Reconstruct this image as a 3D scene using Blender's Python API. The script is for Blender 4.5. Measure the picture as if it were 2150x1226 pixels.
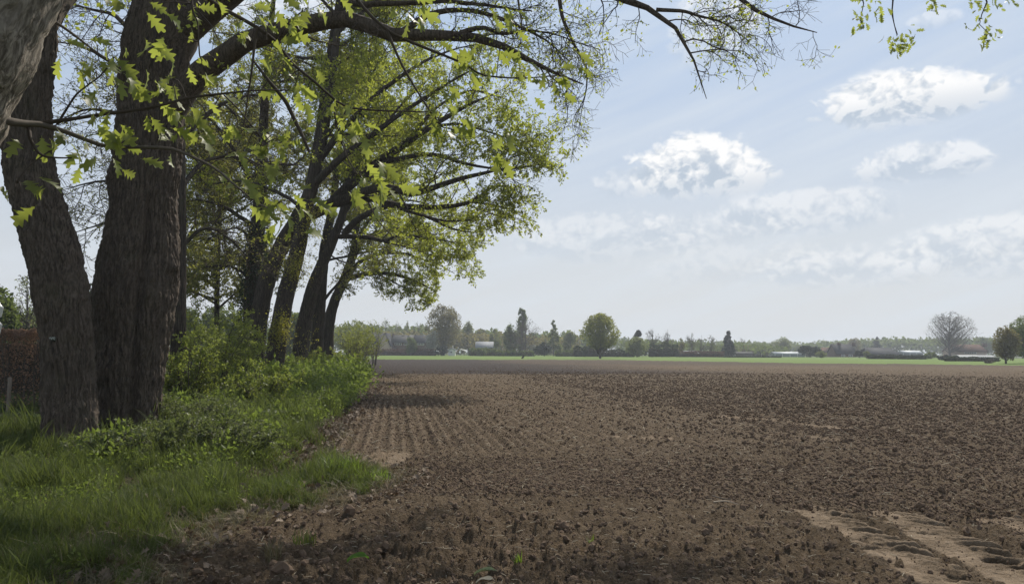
import bpy, math, random
import numpy as np
from mathutils import Matrix, Vector, Euler

for o in list(bpy.data.objects):
    bpy.data.objects.remove(o, do_unlink=True)
SC = bpy.context.scene
COL = SC.collection
random.seed(7)
PI = math.pi

# ---------------------------------------------------------------- camera
FPX, CXP, CYP = 1564.0, 1075.0, 613.0
PITCH = math.atan(125.0 / FPX)
ROLL = 0.0044
CAMH = 1.6
FW = np.array([0, math.cos(PITCH), math.sin(PITCH)])
U0 = np.array([0, -math.sin(PITCH), math.cos(PITCH)])
R0 = np.array([1.0, 0, 0])
RIGHT = R0 * math.cos(ROLL) + U0 * math.sin(ROLL)
UP = -R0 * math.sin(ROLL) + U0 * math.cos(ROLL)
cd = bpy.data.cameras.new('camera')
cd.sensor_fit = 'HORIZONTAL'
cd.sensor_width = 36.0
cd.lens = 36.0 * FPX / 2150.0
cd.clip_start = 0.1
cd.clip_end = 6000
cam = bpy.data.objects.new('camera', cd)
COL.objects.link(cam)
M = Matrix.Identity(4)
for i in range(3):
    M[i][0], M[i][1], M[i][2] = RIGHT[i], UP[i], -FW[i]
M[2][3] = CAMH
cam.matrix_world = M
SC.camera = cam

# ---------------------------------------------------------------- render and exposure
SC.render.engine = 'CYCLES'
SC.cycles.use_denoising = True
SC.cycles.denoising_prefilter = 'ACCURATE'
SC.cycles.denoising_quality = 'HIGH'
SC.cycles.max_bounces = 6
SC.cycles.diffuse_bounces = 2
SC.cycles.glossy_bounces = 2
SC.cycles.transmission_bounces = 4
SC.cycles.volume_bounces = 0
SC.cycles.transparent_max_bounces = 4
SC.cycles.use_adaptive_sampling = True
SC.cycles.adaptive_threshold = 0.015
SC.view_settings.view_transform = 'Standard'
SC.view_settings.look = 'None'
SC.view_settings.gamma = 1.0
SC.view_settings.use_curve_mapping = False
SC.view_settings.exposure = 0.12

# ---------------------------------------------------------------- node helper
class NT:
    def __init__(s, tree):
        s.t = tree
        tree.nodes.clear()
    def n(s, kind, _props=None, **ins):
        nd = s.t.nodes.new(kind)
        for k, v in (_props or {}).items():
            setattr(nd, k, v)
        for k, v in ins.items():
            key = int(k[1:]) if k[0] == 'i' and k[1:].isdigit() else k.replace('_', ' ')
            s.put(nd.inputs[key], v)
        return nd
    def put(s, sock, v):
        if isinstance(v, bpy.types.NodeSocket):
            s.t.links.new(v, sock)
        elif isinstance(v, bpy.types.Node):
            s.t.links.new(v.outputs[0], sock)
        else:
            sock.default_value = v
    def m(s, op, a, b=None, c=None, clamp=False):
        nd = s.t.nodes.new('ShaderNodeMath')
        nd.operation = op
        nd.use_clamp = clamp
        for i, v in enumerate((a, b, c)):
            if v is not None:
                s.put(nd.inputs[i], v)
        return nd.outputs[0]
    def vm(s, op, a, b=None):
        nd = s.t.nodes.new('ShaderNodeVectorMath')
        nd.operation = op
        s.put(nd.inputs[0], a)
        if b is not None:
            s.put(nd.inputs[1], b)
        return nd.outputs[0]
    def mix(s, f, a, b, blend='MIX'):
        nd = s.t.nodes.new('ShaderNodeMix')
        nd.data_type = 'RGBA'
        nd.blend_type = blend
        s.put(nd.inputs[0], f)
        for i, v in ((6, a), (7, b)):
            if isinstance(v, (tuple, list)):
                v = tuple(v)[:3] + (1.0,)
            s.put(nd.inputs[i], v)
        return nd.outputs[2]
    def noise(s, vec, scale, detail=4.0, rough=0.55, dist=0.0):
        nd = s.t.nodes.new('ShaderNodeTexNoise')
        if vec is not None:
            s.put(nd.inputs['Vector'], vec)
        nd.inputs['Scale'].default_value = scale
        nd.inputs['Detail'].default_value = detail
        nd.inputs['Roughness'].default_value = rough
        nd.inputs['Distortion'].default_value = dist
        return nd.outputs[0]
    def ramp(s, f, lo, hi, a=0.0, b=1.0, smooth=True):
        nd = s.t.nodes.new('ShaderNodeMapRange')
        nd.interpolation_type = 'SMOOTHSTEP' if smooth else 'LINEAR'
        s.put(nd.inputs['Value'], f)
        nd.inputs['From Min'].default_value = lo
        nd.inputs['From Max'].default_value = hi
        nd.inputs['To Min'].default_value = a
        nd.inputs['To Max'].default_value = b
        return nd.outputs[0]

# ---------------------------------------------------------------- sun and sky
SUN_EL = math.radians(47.0)
SUN_AZ = math.radians(22.0)          # to the right of the view direction (+Y)
SKY_STRENGTH = 0.085
HAZE = 0.0005
sun_dir = Vector((math.sin(SUN_AZ) * math.cos(SUN_EL), math.cos(SUN_AZ) * math.cos(SUN_EL), math.sin(SUN_EL)))
sl = bpy.data.lights.new('sun', 'SUN')
sl.energy = 5.0
sl.angle = math.radians(0.6)
sl.color = (1.0, 0.93, 0.82)
sun = bpy.data.objects.new('sun', sl)
sun.rotation_euler = (-sun_dir).to_track_quat('-Z', 'Y').to_euler()
sun.location = (20, 40, 60)
COL.objects.link(sun)

def ray(px, py):
    dx, dy = px - CXP, py - CYP
    dx2 = dx * math.cos(ROLL) + dy * math.sin(ROLL)
    dy2 = dy * math.cos(ROLL) - dx * math.sin(ROLL)
    d = FW + R0 * (dx2 / FPX) - U0 * (dy2 / FPX)
    return d
def at(px, py, depth):
    d = ray(px, py)
    return np.array([0, 0, CAMH]) + d * (depth / d[1])
def gnd(px, py, z=0.0):
    d = ray(px, py)
    t = (z - CAMH) / d[2]
    return np.array([d[0] * t, d[1] * t, z])

world = bpy.data.worlds.new('World')
SC.world = world
world.use_nodes = True
w = NT(world.node_tree)
tc = w.n('ShaderNodeTexCoord')
dirv = w.vm('NORMALIZE', tc.outputs['Generated'])
sep = w.n('ShaderNodeSeparateXYZ', None, Vector=dirv)
X_, Y_, Z_ = sep.outputs
az = w.m('ARCTAN2', X_, Y_)
el = w.m('ARCSINE', Z_)
sky = w.n('ShaderNodeTexSky', {'sky_type': 'NISHITA', 'sun_disc': False})
sky.sun_elevation = SUN_EL
sky.sun_rotation = SUN_AZ
sky.altitude = 0.0
sky.air_density = 1.0
sky.dust_density = 1.6
sky.ozone_density = 1.6
skyc = sky.outputs[0]
flat = w.vm('MULTIPLY', dirv, (1.0, 1.0, 1.25))
warp = w.n('ShaderNodeTexNoise', None, Vector=flat, Scale=9.0, Detail=3.0)
wv = w.vm('MULTIPLY', w.vm('SUBTRACT', warp.outputs['Color'], (0.5, 0.5, 0.5)), (0.05, 0.05, 0.05))
pv = w.vm('ADD', flat, wv)
def puff(v):
    big_ = w.noise(v, 15.0, 7.0, 0.52)
    bil = w.m('ABSOLUTE', w.m('SUBTRACT', w.noise(v, 40.0, 3.0, 0.5), 0.5))
    return w.m('ADD', big_, w.m('SUBTRACT', w.m('MULTIPLY', bil, 1.1), 0.10))
n0 = puff(pv)
n1 = puff(w.vm('ADD', pv, (0.004, 0.0, 0.022)))
def cloud_uv(px, py):
    d = ray(px, py)
    d = d / np.linalg.norm(d)
    return math.atan2(d[0], d[1]), math.asin(d[2])
CLOUDS = [  # px, py, rx, ry, strength
    (1462, 356, 188, 92, 1.0), (1400, 372, 130, 66, 0.8), (1545, 362, 110, 66, 0.8), (1890, 212, 215, 72, 0.95), (1960, 190, 120, 62, 0.7), (1935, 345, 150, 52, 0.6),
    (1700, 450, 230, 62, 0.46), (1270, 505, 270, 78, 0.32), (2110, 525, 240, 78, 0.46),
    (1770, 570, 220, 56, 0.28), (1500, 60, 120, 120, 0.5), (1480, 485, 210, 52, 0.28), (1960, 45, 60, 22, 0.35),
    (560, 20, 260, 90, 0.6), (1300, 390, 90, 50, 0.35), (1630, 560, 420, 60, 0.16),
]
layers = []
for (cx, cy, rx, ry, st) in CLOUDS:
    u, v = cloud_uv(cx, cy)
    du = w.m('DIVIDE', w.m('SUBTRACT', az, u), rx / FPX)
    dv0 = w.m('DIVIDE', w.m('SUBTRACT', el, v), ry / FPX)
    dv = w.m('MAXIMUM', dv0, w.m('MULTIPLY', dv0, -1.15))
    r = w.m('SQRT', w.m('ADD', w.m('MULTIPLY', du, du), w.m('MULTIPLY', dv, dv)))
    mk = w.m('SUBTRACT', 1.0, r, clamp=True)
    den = w.ramp(w.m('ADD', w.m('MULTIPLY', mk, 1.75), w.m('MULTIPLY', w.m('SUBTRACT', n0, 0.5), 1.7)), 0.22, 0.72)
    den = w.m('MULTIPLY', den, w.ramp(mk, 0.0, 0.30))
    den = w.m('MULTIPLY', den, w.ramp(dv0, -0.95, -0.1, 0.12, 1.0))
    layers.append((w.m('MULTIPLY', den, st), w.ramp(dv0, -0.50, 0.40, -0.55, 0.12)))
# the rest of the sky carries the same loose cumulus
inframe = w.m('MULTIPLY', w.m('COMPARE', az, 0.0, 0.66), w.m('LESS_THAN', el, 0.5))
big = w.noise(w.vm('ADD', flat, (3.1, 1.7, 0.4)), 3.2, 2.0, 0.5)
gen = w.ramp(w.m('ADD', big, w.m('MULTIPLY', w.m('SUBTRACT', n0, 0.5), 0.55)), 0.52, 0.68)
gen = w.m('MULTIPLY', gen, w.m('MULTIPLY', w.m('SUBTRACT', 1.0, inframe), 0.6))
# thin high streaks
st_v = w.n('ShaderNodeCombineXYZ', None, X=w.m('ADD', w.m('MULTIPLY', az, 1.2), w.m('MULTIPLY', el, 1.4)),
           Y=w.m('SUBTRACT', w.m('MULTIPLY', el, 16.0), w.m('MULTIPLY', az, 5.0)), Z=0.0)
streak = w.ramp(w.noise(st_v.outputs[0], 1.5, 5.0, 0.55), 0.36, 0.74)
streak = w.m('MULTIPLY', streak, 0.55)
shade = w.m('ADD', w.m('MULTIPLY', w.m('SUBTRACT', n0, n1), 3.4), 0.66, clamp=True)
K = 1.0 / SKY_STRENGTH
def kcol(r, g, b, m=1.0):
    return (r * K * m, g * K * m, b * K * m)
# thick hazy spring air: pull the clear sky towards a pale veil near the horizon
veil = w.m('MULTIPLY', w.ramp(el, -0.02, 0.42, 0.96, 0.60), w.ramp(el, 0.45, 1.25, 1.0, 0.1))
base = w.mix(veil, skyc, w.mix(w.ramp(el, 0.0, 0.30), kcol(0.64, 0.665, 0.695), kcol(0.575, 0.635, 0.71)))
upb = w.m('MULTIPLY', w.ramp(el, 0.12, 0.46, 0.0, 0.55), w.ramp(el, 0.5, 1.2, 1.0, 0.2))
base = w.mix(upb, base, kcol(0.36, 0.52, 0.76))
base = w.mix(streak, base, kcol(0.66, 0.72, 0.79))
ccol = w.mix(shade, kcol(0.50, 0.57, 0.66), kcol(0.90, 0.91, 0.92))
final = w.mix(gen, base, ccol)
for (den, lift) in layers:
    sh = w.m('ADD', shade, lift, clamp=True)
    final = w.mix(den, final, w.mix(sh, kcol(0.47, 0.545, 0.64), kcol(0.93, 0.93, 0.93)))
bg = w.n('ShaderNodeBackground', None, Color=final, Strength=SKY_STRENGTH)
wo = w.n('ShaderNodeOutputWorld', None, Surface=bg)
world.cycles.sampling_method = 'MANUAL'
world.cycles.sample_map_resolution = 256

# ---------------------------------------------------------------- numpy noise
_rng0 = np.random.default_rng(11)
_perm = _rng0.permutation(4096)
_val = _rng0.random(4096)
_gr = _rng0.random(4096) * 2 * PI
_gx, _gy = np.cos(_gr), np.sin(_gr)
def _h(ix, iy, s=0):
    return _perm[(ix + _perm[(iy + s * 131) & 4095]) & 4095]
def perlin(x, y, s=0):
    ix, iy = np.floor(x).astype(np.int64), np.floor(y).astype(np.int64)
    fx, fy = x - ix, y - iy
    ux = fx * fx * fx * (fx * (fx * 6 - 15) + 10)
    uy = fy * fy * fy * (fy * (fy * 6 - 15) + 10)
    def g(jx, jy, dx, dy):
        k = _h(jx, jy, s)
        return _gx[k] * dx + _gy[k] * dy
    a = g(ix, iy, fx, fy)
    b = g(ix + 1, iy, fx - 1, fy)
    c = g(ix, iy + 1, fx, fy - 1)
    d = g(ix + 1, iy + 1, fx - 1, fy - 1)
    return ((a * (1 - ux) + b * ux) * (1 - uy) + (c * (1 - ux) + d * ux) * uy) * 1.45
def fbm(x, y, o=4, s=0, gain=0.5):
    t, a, f = 0, 1.0, 1.0
    for i in range(o):
        t = t + a * perlin(x * f + i * 17.3, y * f - i * 9.1, s + i)
        a *= gain
        f *= 2.03
    return t
def sstep(x, a, b):
    t = np.clip((x - a) / (b - a), 0, 1)
    return t * t * (3 - 2 * t)

# ---------------------------------------------------------------- mesh and object helpers
TRIS = [0]
def mesh_np(name, V, F, smooth=False, attrs=None, mats=None, midx=None):
    me = bpy.data.meshes.new(name)
    V = np.asarray(V, dtype=np.float32)
    if not isinstance(F, list):
        F = [F]
    F = [np.asarray(f, dtype=np.int32) for f in F if len(f)]
    me.vertices.add(len(V))
    me.vertices.foreach_set('co', V.ravel())
    loops = np.concatenate([f.ravel() for f in F]) if F else np.zeros(0, np.int32)
    tot = np.concatenate([np.full(len(f), f.shape[1], np.int32) for f in F]) if F else np.zeros(0, np.int32)
    me.loops.add(len(loops))
    me.loops.foreach_set('vertex_index', loops)
    me.polygons.add(len(tot))
    st = np.concatenate([[0], np.cumsum(tot)[:-1]]).astype(np.int32) if len(tot) else np.zeros(0, np.int32)
    me.polygons.foreach_set('loop_start', st)
    if smooth:
        me.polygons.foreach_set('use_smooth', np.ones(len(tot), dtype=bool))
    if midx is not None:
        me.polygons.foreach_set('material_index', np.asarray(midx, np.int32))
    for k, a in (attrs or {}).items():
        at_ = me.attributes.new(k, 'FLOAT', 'POINT')
        at_.data.foreach_set('value', np.asarray(a, np.float32))
    me.update(calc_edges=True)
    for m_ in (mats or []):
        me.materials.append(m_)
    TRIS[0] += int((tot - 2).sum())
    return me
def tag(o, label=None, cat=None, group=None, kind=None):
    if label: o['label'] = label
    if cat: o['category'] = cat
    if group: o['group'] = group
    if kind: o['kind'] = kind
    return o
def link(name, data, parent=None):
    o = bpy.data.objects.new(name, data)
    COL.objects.link(o)
    if parent is not None:
        o.parent = parent
        if parent.parent is None:
            o.location = -Vector(parent.location)
        else:
            pass
    return o
def empty(name, loc, label, cat, group=None):
    o = bpy.data.objects.new(name, None)
    o.empty_display_size = 0.3
    COL.objects.link(o)
    o.location = tuple(float(v) for v in loc)
    return tag(o, label, cat, group)
def norm(v):
    return v / np.maximum(np.linalg.norm(v, axis=-1, keepdims=True), 1e-9)

def catmull(pts, n):
    """smooth curve through control rows (any number of columns), n samples"""
    P = np.asarray(pts, float)
    if len(P) == 2:
        t = np.linspace(0, 1, n)[:, None]
        return P[0] * (1 - t) + P[1] * t
    Q = np.vstack([2 * P[0] - P[1], P, 2 * P[-1] - P[-2]])
    seg = np.linalg.norm(np.diff(P[:, :3], axis=0), axis=1)
    cum = np.concatenate([[0], np.cumsum(seg)])
    s = np.linspace(0, cum[-1], n)
    k = np.clip(np.searchsorted(cum, s, side='right') - 1, 0, len(P) - 2)
    t = ((s - cum[k]) / np.maximum(seg[k], 1e-9))[:, None]
    a, b, c, d = Q[k], Q[k + 1], Q[k + 2], Q[k + 3]
    return 0.5 * (2 * b + (c - a) * t + (2 * a - 5 * b + 4 * c - d) * t ** 2 + (3 * b - a - 3 * c + d) * t ** 3)

def tubes(P, R, k):
    """P (B,n,3) R (B,n): tube rings, k sides -> verts, quads"""
    B, n, _ = P.shape
    T = norm(np.gradient(P, axis=1))
    ref = np.where(np.abs(T[:, :1, 2:3]) > 0.9, np.array([1.0, 0, 0]), np.array([0, 0, 1.0]))
    N0 = norm(np.cross(T[:, :1], ref))
    N = norm(N0 - (N0 * T).sum(-1, keepdims=True) * T)
    Bn = np.cross(T, N)
    th = np.arange(k) * 2 * PI / k
    V = P[:, :, None] + R[:, :, None, None] * (N[:, :, None] * np.cos(th)[None, None, :, None] + Bn[:, :, None] * np.sin(th)[None, None, :, None])
    idx = np.arange(B * n * k).reshape(B, n, k)
    a, b = idx[:, :-1], idx[:, 1:]
    F = np.stack([a, np.roll(a, -1, 2), np.roll(b, -1, 2), b], -1).reshape(-1, 4)
    return V.reshape(-1, 3), F
class Acc:
    def __init__(s):
        s.V, s.F, s.n = [], [], 0
        s.A = []
    def add(s, V, F, a=None):
        s.V.append(V)
        s.F.append(np.asarray(F) + s.n)
        s.A.append(np.full(len(V), 0.5) if a is None else a)
        s.n += len(V)
    def mesh(s, name, mat, smooth=True):
        fs = {}
        for f in s.F:
            fs.setdefault(f.shape[1], []).append(f)
        return mesh_np(name, np.concatenate(s.V), [np.concatenate(v) for v in fs.values()], smooth, {'tint': np.concatenate(s.A)}, [mat])

def kids(P, R, m, rng, ratio=(0.3, 0.5), ang=(35, 65), t0=0.2, n=5, up=0.0, wig=0.15, rmax=0.55, rtip=0.003, flat=0.0, lmin=0.0, taper=0.5, slim=0.011):
    """m children on each branch of (B,n,3)"""
    B, npt, _ = P.shape
    L = np.linalg.norm(np.diff(P, axis=1), axis=2).sum(1)
    t = (t0 + (1 - t0) * (np.arange(m)[None] + rng.random((B, m))) / m).clip(0, 0.995)
    f = t * (npt - 1)
    i0 = np.minimum(f.astype(int), npt - 2)
    fr = (f - i0)[..., None]
    bi = np.arange(B)[:, None]
    p = P[bi, i0] * (1 - fr) + P[bi, i0 + 1] * fr
    T = norm(P[bi, i0 + 1] - P[bi, i0])
    r = R[bi, i0] * (1 - fr[..., 0]) + R[bi, i0 + 1] * fr[..., 0]
    perp = norm(np.cross(T, rng.normal(size=T.shape)))
    if flat:
        perp[..., 2] *= (1 - flat)
        perp = norm(perp)
    a = np.radians(rng.uniform(ang[0], ang[1], (B, m)))[..., None]
    d = norm(T * np.cos(a) + perp * np.sin(a))
    ln = np.maximum(L[:, None] * rng.uniform(ratio[0], ratio[1], (B, m)) * (1 - taper * t), lmin)
    step = (ln / (n - 1))[..., None]
    pts = [p]
    for k in range(n - 1):
        d = norm(d + rng.normal(size=d.shape) * wig + np.array([0, 0, up]))
        pts.append(pts[-1] + d * step)
    C = np.stack(pts, 2).reshape(B * m, n, 3)
    r0 = np.minimum(r * rmax, ln * slim + 0.003).reshape(-1)
    tt = np.linspace(0, 1, n)[None]
    Rr = r0[:, None] * (1 - tt) + np.minimum(rtip, r0 * 0.7)[:, None] * tt
    return C, Rr

def leaves(pos, d, size, rng, wr=0.55, fold=0.12, tint=None):
    """folded rhombic leaves -> verts, tris, tint"""
    N = len(pos)
    d = norm(d)
    side = norm(np.cross(d, rng.normal(size=d.shape)))
    nor = np.cross(side, d)
    s = size[:, None] if np.ndim(size) else np.full((N, 1), size)
    b = pos
    tip = pos + d * s
    mid = pos + d * s * 0.45
    l = mid + side * s * wr * 0.5 + nor * s * fold
    r_ = mid - side * s * wr * 0.5 + nor * s * fold
    V = np.stack([b, l, tip, r_], 1).reshape(-1, 3)
    i = np.arange(N)[:, None] * 4
    F = np.concatenate([i + np.array([[0, 2, 1]]), i + np.array([[0, 3, 2]])], 0)
    if tint is None:
        tint = rng.random(N)
    return V, F, np.repeat(tint, 4)
def on_twigs(P, m, rng, t0=0.25, spread=0.9, down=0.0, jit=0.0):
    B, n, _ = P.shape
    t = t0 + (1 - t0) * rng.random((B, m))
    f = t * (n - 1)
    i0 = np.minimum(f.astype(int), n - 2)
    fr = (f - i0)[..., None]
    bi = np.arange(B)[:, None]
    p = P[bi, i0] * (1 - fr) + P[bi, i0 + 1] * fr
    T = norm(P[bi, i0 + 1] - P[bi, i0])
    d = norm(T + rng.normal(size=T.shape) * spread + np.array([0, 0, -down]))
    if jit:
        p = p + rng.normal(size=p.shape) * jit
    return p.reshape(-1, 3), d.reshape(-1, 3)

# ---------------------------------------------------------------- materials
def new_mat(name):
    m = bpy.data.materials.new(name)
    m.use_nodes = True
    return m, NT(m.node_tree)
def rgba(c):
    return (c[0], c[1], c[2], 1.0)
def mat_plain(name, col, rough=0.85, var=0.15, scale=6.0, bump=0.0, spec=0.25):
    m, t = new_mat(name)
    co = t.n('ShaderNodeTexCoord').outputs['Object']
    nz = t.noise(co, scale, 5.0, 0.6)
    c = t.mix(nz, tuple(v * (1 - var) for v in col), tuple(min(1, v * (1 + var)) for v in col))
    b = t.n('ShaderNodeBsdfPrincipled', None, Base_Color=c, Roughness=rough)
    b.inputs['Specular IOR Level'].default_value = spec
    if bump:
        bn = t.n('ShaderNodeBump', None, Height=t.noise(co, scale * 4, 6.0, 0.65), Distance=bump)
        t.put(b.inputs['Normal'], bn)
    t.n('ShaderNodeOutputMaterial', None, Surface=b)
    return m
def mat_leaf(name, a, b, trans, tfac=0.5, rough=0.55, attr='tint', obj_random=False, spec=0.3):
    """leaf: two-tone reflectance with light coming through"""
    m, t = new_mat(name)
    if obj_random:
        f = t.n('ShaderNodeObjectInfo').outputs['Random']
    else:
        f = t.n('ShaderNodeAttribute', {'attribute_name': attr}).outputs['Fac']
    col = t.mix(f, a, b)
    tcol = t.mix(f, tuple(v * 0.75 for v in trans), trans)
    p = t.n('ShaderNodeBsdfPrincipled', None, Base_Color=col, Roughness=rough)
    p.inputs['Specular IOR Level'].default_value = spec
    tr = t.n('ShaderNodeBsdfTranslucent', None, Color=tcol)
    mx = t.n('ShaderNodeMixShader', None, i0=tfac, i1=p.outputs[0], i2=tr.outputs[0])
    t.n('ShaderNodeOutputMaterial', None, Surface=mx)
    return m
def mat_bark(name, dark, light, scale=1.0, bump=0.02, moss=0.0):
    m, t = new_mat(name)
    co = t.n('ShaderNodeTexCoord').outputs['Object']
    sv = t.vm('MULTIPLY', co, (1.0, 1.0, 0.10))
    wv_ = t.n('ShaderNodeTexNoise', None, Vector=co, Scale=3.0 * scale, Detail=2.0)
    sv = t.vm('ADD', sv, t.vm('MULTIPLY', t.vm('SUBTRACT', wv_.outputs['Color'], (0.5, 0.5, 0.5)), (0.12, 0.12, 0.05)))
    f1 = t.noise(sv, 22.0 * scale, 6.0, 0.6)
    f2 = t.noise(co, 1.7 * scale, 4.0, 0.6)
    f4 = t.noise(sv, 48.0 * scale, 4.0, 0.65)
    c = t.mix(t.ramp(t.m('ADD', t.m('MULTIPLY', f1, 0.55), t.m('MULTIPLY', f4, 0.45)), 0.40, 0.62), dark, light)
    c = t.mix(t.ramp(f2, 0.35, 0.7, 0.0, 0.5), c, tuple(v * 0.6 for v in light))
    if moss:
        f3 = t.noise(co, 2.6, 5.0, 0.65)
        c = t.mix(t.ramp(f3, 0.48, 0.72, 0.0, moss), c, (0.055, 0.062, 0.022))
    bn = t.n('ShaderNodeBump', None, Height=f1, Distance=bump, Strength=1.0)
    p = t.n('ShaderNodeBsdfPrincipled', None, Base_Color=c, Roughness=0.92, Normal=bn)
    p.inputs['Specular IOR Level'].default_value = 0.15
    t.n('ShaderNodeOutputMaterial', None, Surface=p)
    return m
MAT = {}
MAT['bark'] = mat_bark('oak_bark', (0.034, 0.027, 0.021), (0.122, 0.096, 0.074), 1.2, 0.010, 0.15)
MAT['bark_pale'] = mat_bark('pale_bark', (0.075, 0.062, 0.050), (0.33, 0.29, 0.245), 1.8, 0.015, 0.0)
MAT['bark_dark'] = mat_bark('shaded_bark', (0.022, 0.018, 0.015), (0.080, 0.064, 0.050), 0.8, 0.03, 0.3)  # darker, mossier bark for the farther trunks and limbs
MAT['twig'] = mat_plain('twig_bark', (0.060, 0.047, 0.037), 0.9, 0.35, 3.0)
MAT['twig_grey'] = mat_plain('grey_twig', (0.105, 0.088, 0.072), 0.9, 0.3, 3.0)
MAT['young'] = mat_leaf('young_oak_leaf', (0.085, 0.105, 0.020), (0.155, 0.172, 0.035), (0.50, 0.56, 0.07), 0.54)
MAT['young_dark'] = mat_leaf('budding_leaf', (0.075, 0.080, 0.024), (0.125, 0.125, 0.04), (0.36, 0.37, 0.07), 0.5)
MAT['big_leaf'] = mat_leaf('lobed_leaf', (0.055, 0.074, 0.018), (0.15, 0.17, 0.055), (0.42, 0.48, 0.08), 0.5, 0.5, obj_random=True)
MAT['shrub'] = mat_leaf('shrub_leaf', (0.056, 0.076, 0.020), (0.135, 0.155, 0.042), (0.36, 0.43, 0.07), 0.45, 0.45)
MAT['lime'] = mat_leaf('lime_shrub_leaf', (0.075, 0.10, 0.02), (0.14, 0.16, 0.03), (0.38, 0.42, 0.06), 0.45, 0.5)
MAT['bramble'] = mat_leaf('bramble_leaf', (0.050, 0.066, 0.028), (0.125, 0.135, 0.065), (0.22, 0.27, 0.07), 0.38, 0.5)
MAT['ivy'] = mat_leaf('ivy_leaf', (0.014, 0.026, 0.010), (0.03, 0.05, 0.018), (0.05, 0.09, 0.02), 0.25, 0.4)
MAT['rust'] = mat_leaf('dead_beech_leaf', (0.155, 0.098, 0.066), (0.34, 0.225, 0.160), (0.46, 0.28, 0.17), 0.45, 0.6)
MAT['yellow'] = mat_leaf('yellow_shoot_leaf', (0.12, 0.125, 0.022), (0.18, 0.175, 0.035), (0.50, 0.48, 0.06), 0.5)
# ================================================================ GROUND
def inside(poly, x, y):
    res = np.zeros(x.shape, bool)
    n = len(poly)
    for i in range(n):
        x1, y1 = poly[i]
        x2, y2 = poly[(i + 1) % n]
        c = ((y1 > y) != (y2 > y))
        with np.errstate(divide='ignore', invalid='ignore'):
            xi = (x2 - x1) * (y - y1) / (y2 - y1 + 1e-12) + x1
        res ^= c & (x < xi)
    return res
def seg_dist(poly, x, y, closed=False):
    best = np.full(x.shape, 1e9)
    tt = np.zeros(x.shape)
    acc = 0.0
    n = len(poly)
    for i in range(n if closed else n - 1):
        a, b = np.array(poly[i]), np.array(poly[(i + 1) % n])
        L = np.linalg.norm(b - a)
        t = np.clip(((x - a[0]) * (b[0] - a[0]) + (y - a[1]) * (b[1] - a[1])) / (L * L + 1e-12), 0, 1)
        d = np.hypot(x - a[0] - t * (b[0] - a[0]), y - a[1] - t * (b[1] - a[1]))
        m = d < best
        best = np.where(m, d, best)
        tt = np.where(m, acc + t * L, tt)
        acc += L
    return best, tt

def g2(px, py):
    p = gnd(px, py)
    return (p[0], p[1])
# edge of the tilled soil against the grassy verge, far to near
EDGE = [g2(*q) for q in [(748, 755), (745, 773), (782, 787), (764, 815), (742, 850), (722, 885), (700, 920), (690, 955), (760, 980),
                         (838, 1000), (800, 1026), (735, 1046), (640, 1066), (560, 1080), (480, 1112), (400, 1140), (330, 1170), (300, 1226)]]
EDGE += [(-2.3, 4.2), (-2.1, 2.0)]
SOIL_POLY = EDGE + [(40, 2.0), (140, 60), (140, 420), EDGE[0][:1] + (420,)]
FRONT = [(-75, 150), g2(755, 754), g2(1000, 754.6), g2(1260, 755), g2(1480, 758.5), g2(1680, 762), g2(1900, 764), g2(2060, 766), (110, 98), (160, 90)]
DITCH = [g2(*q) for q in [(800, 812), (770, 838), (735, 866), (700, 896), (660, 930), (625, 960), (585, 992), (545, 1012)]]
ROW_AZ = math.atan((826 - CXP) / FPX)
TRACKS = [  # centre lines of the tyre prints on the ground, half width
    ([g2(1690, 1052), g2(1800, 1110), g2(1925, 1170), g2(2060, 1240)], 0.22),
    ([g2(1850, 1058), g2(1965, 1115), g2(2120, 1185), g2(2260, 1250)], 0.23),
    ([g2(2055, 1068), g2(2150, 1100), g2(2300, 1150)], 0.21),
    ([g2(1500, 872), g2(1620, 880), g2(1790, 902)], 0.22),
    ([g2(1265, 912), g2(1340, 917), g2(1425, 920)], 0.22),
    ([g2(1650, 912), g2(1720, 919), g2(1790, 926)], 0.16),
    ([g2(770, 985), g2(800, 965), g2(835, 945)], 0.32),
]
TRACK_STR = [1, 1, 1, 0.8, 0.8, 0.6, 0.7]

NR, NA = 415, 890
rs = np.linspace(0, 1, 4000)
r_lo, r_hi = 2.6, 175.0
rr = np.exp(np.linspace(math.log(r_lo), math.log(r_hi), 6000))
dens = 0.55 / rr ** 2 / (1 / r_lo - 1 / r_hi) + 0.45 / rr / math.log(r_hi / r_lo)
cum = np.concatenate([[0], np.cumsum((dens[1:] + dens[:-1]) * 0.5 * np.diff(rr))])
rad = np.interp(np.linspace(0, cum[-1], NR), cum, rr)
azs = np.linspace(-0.80, 0.72, NA)
GR, GA = np.meshgrid(rad, azs, indexing='ij')
gx, gy = GR * np.sin(GA), GR * np.cos(GA)

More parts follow.
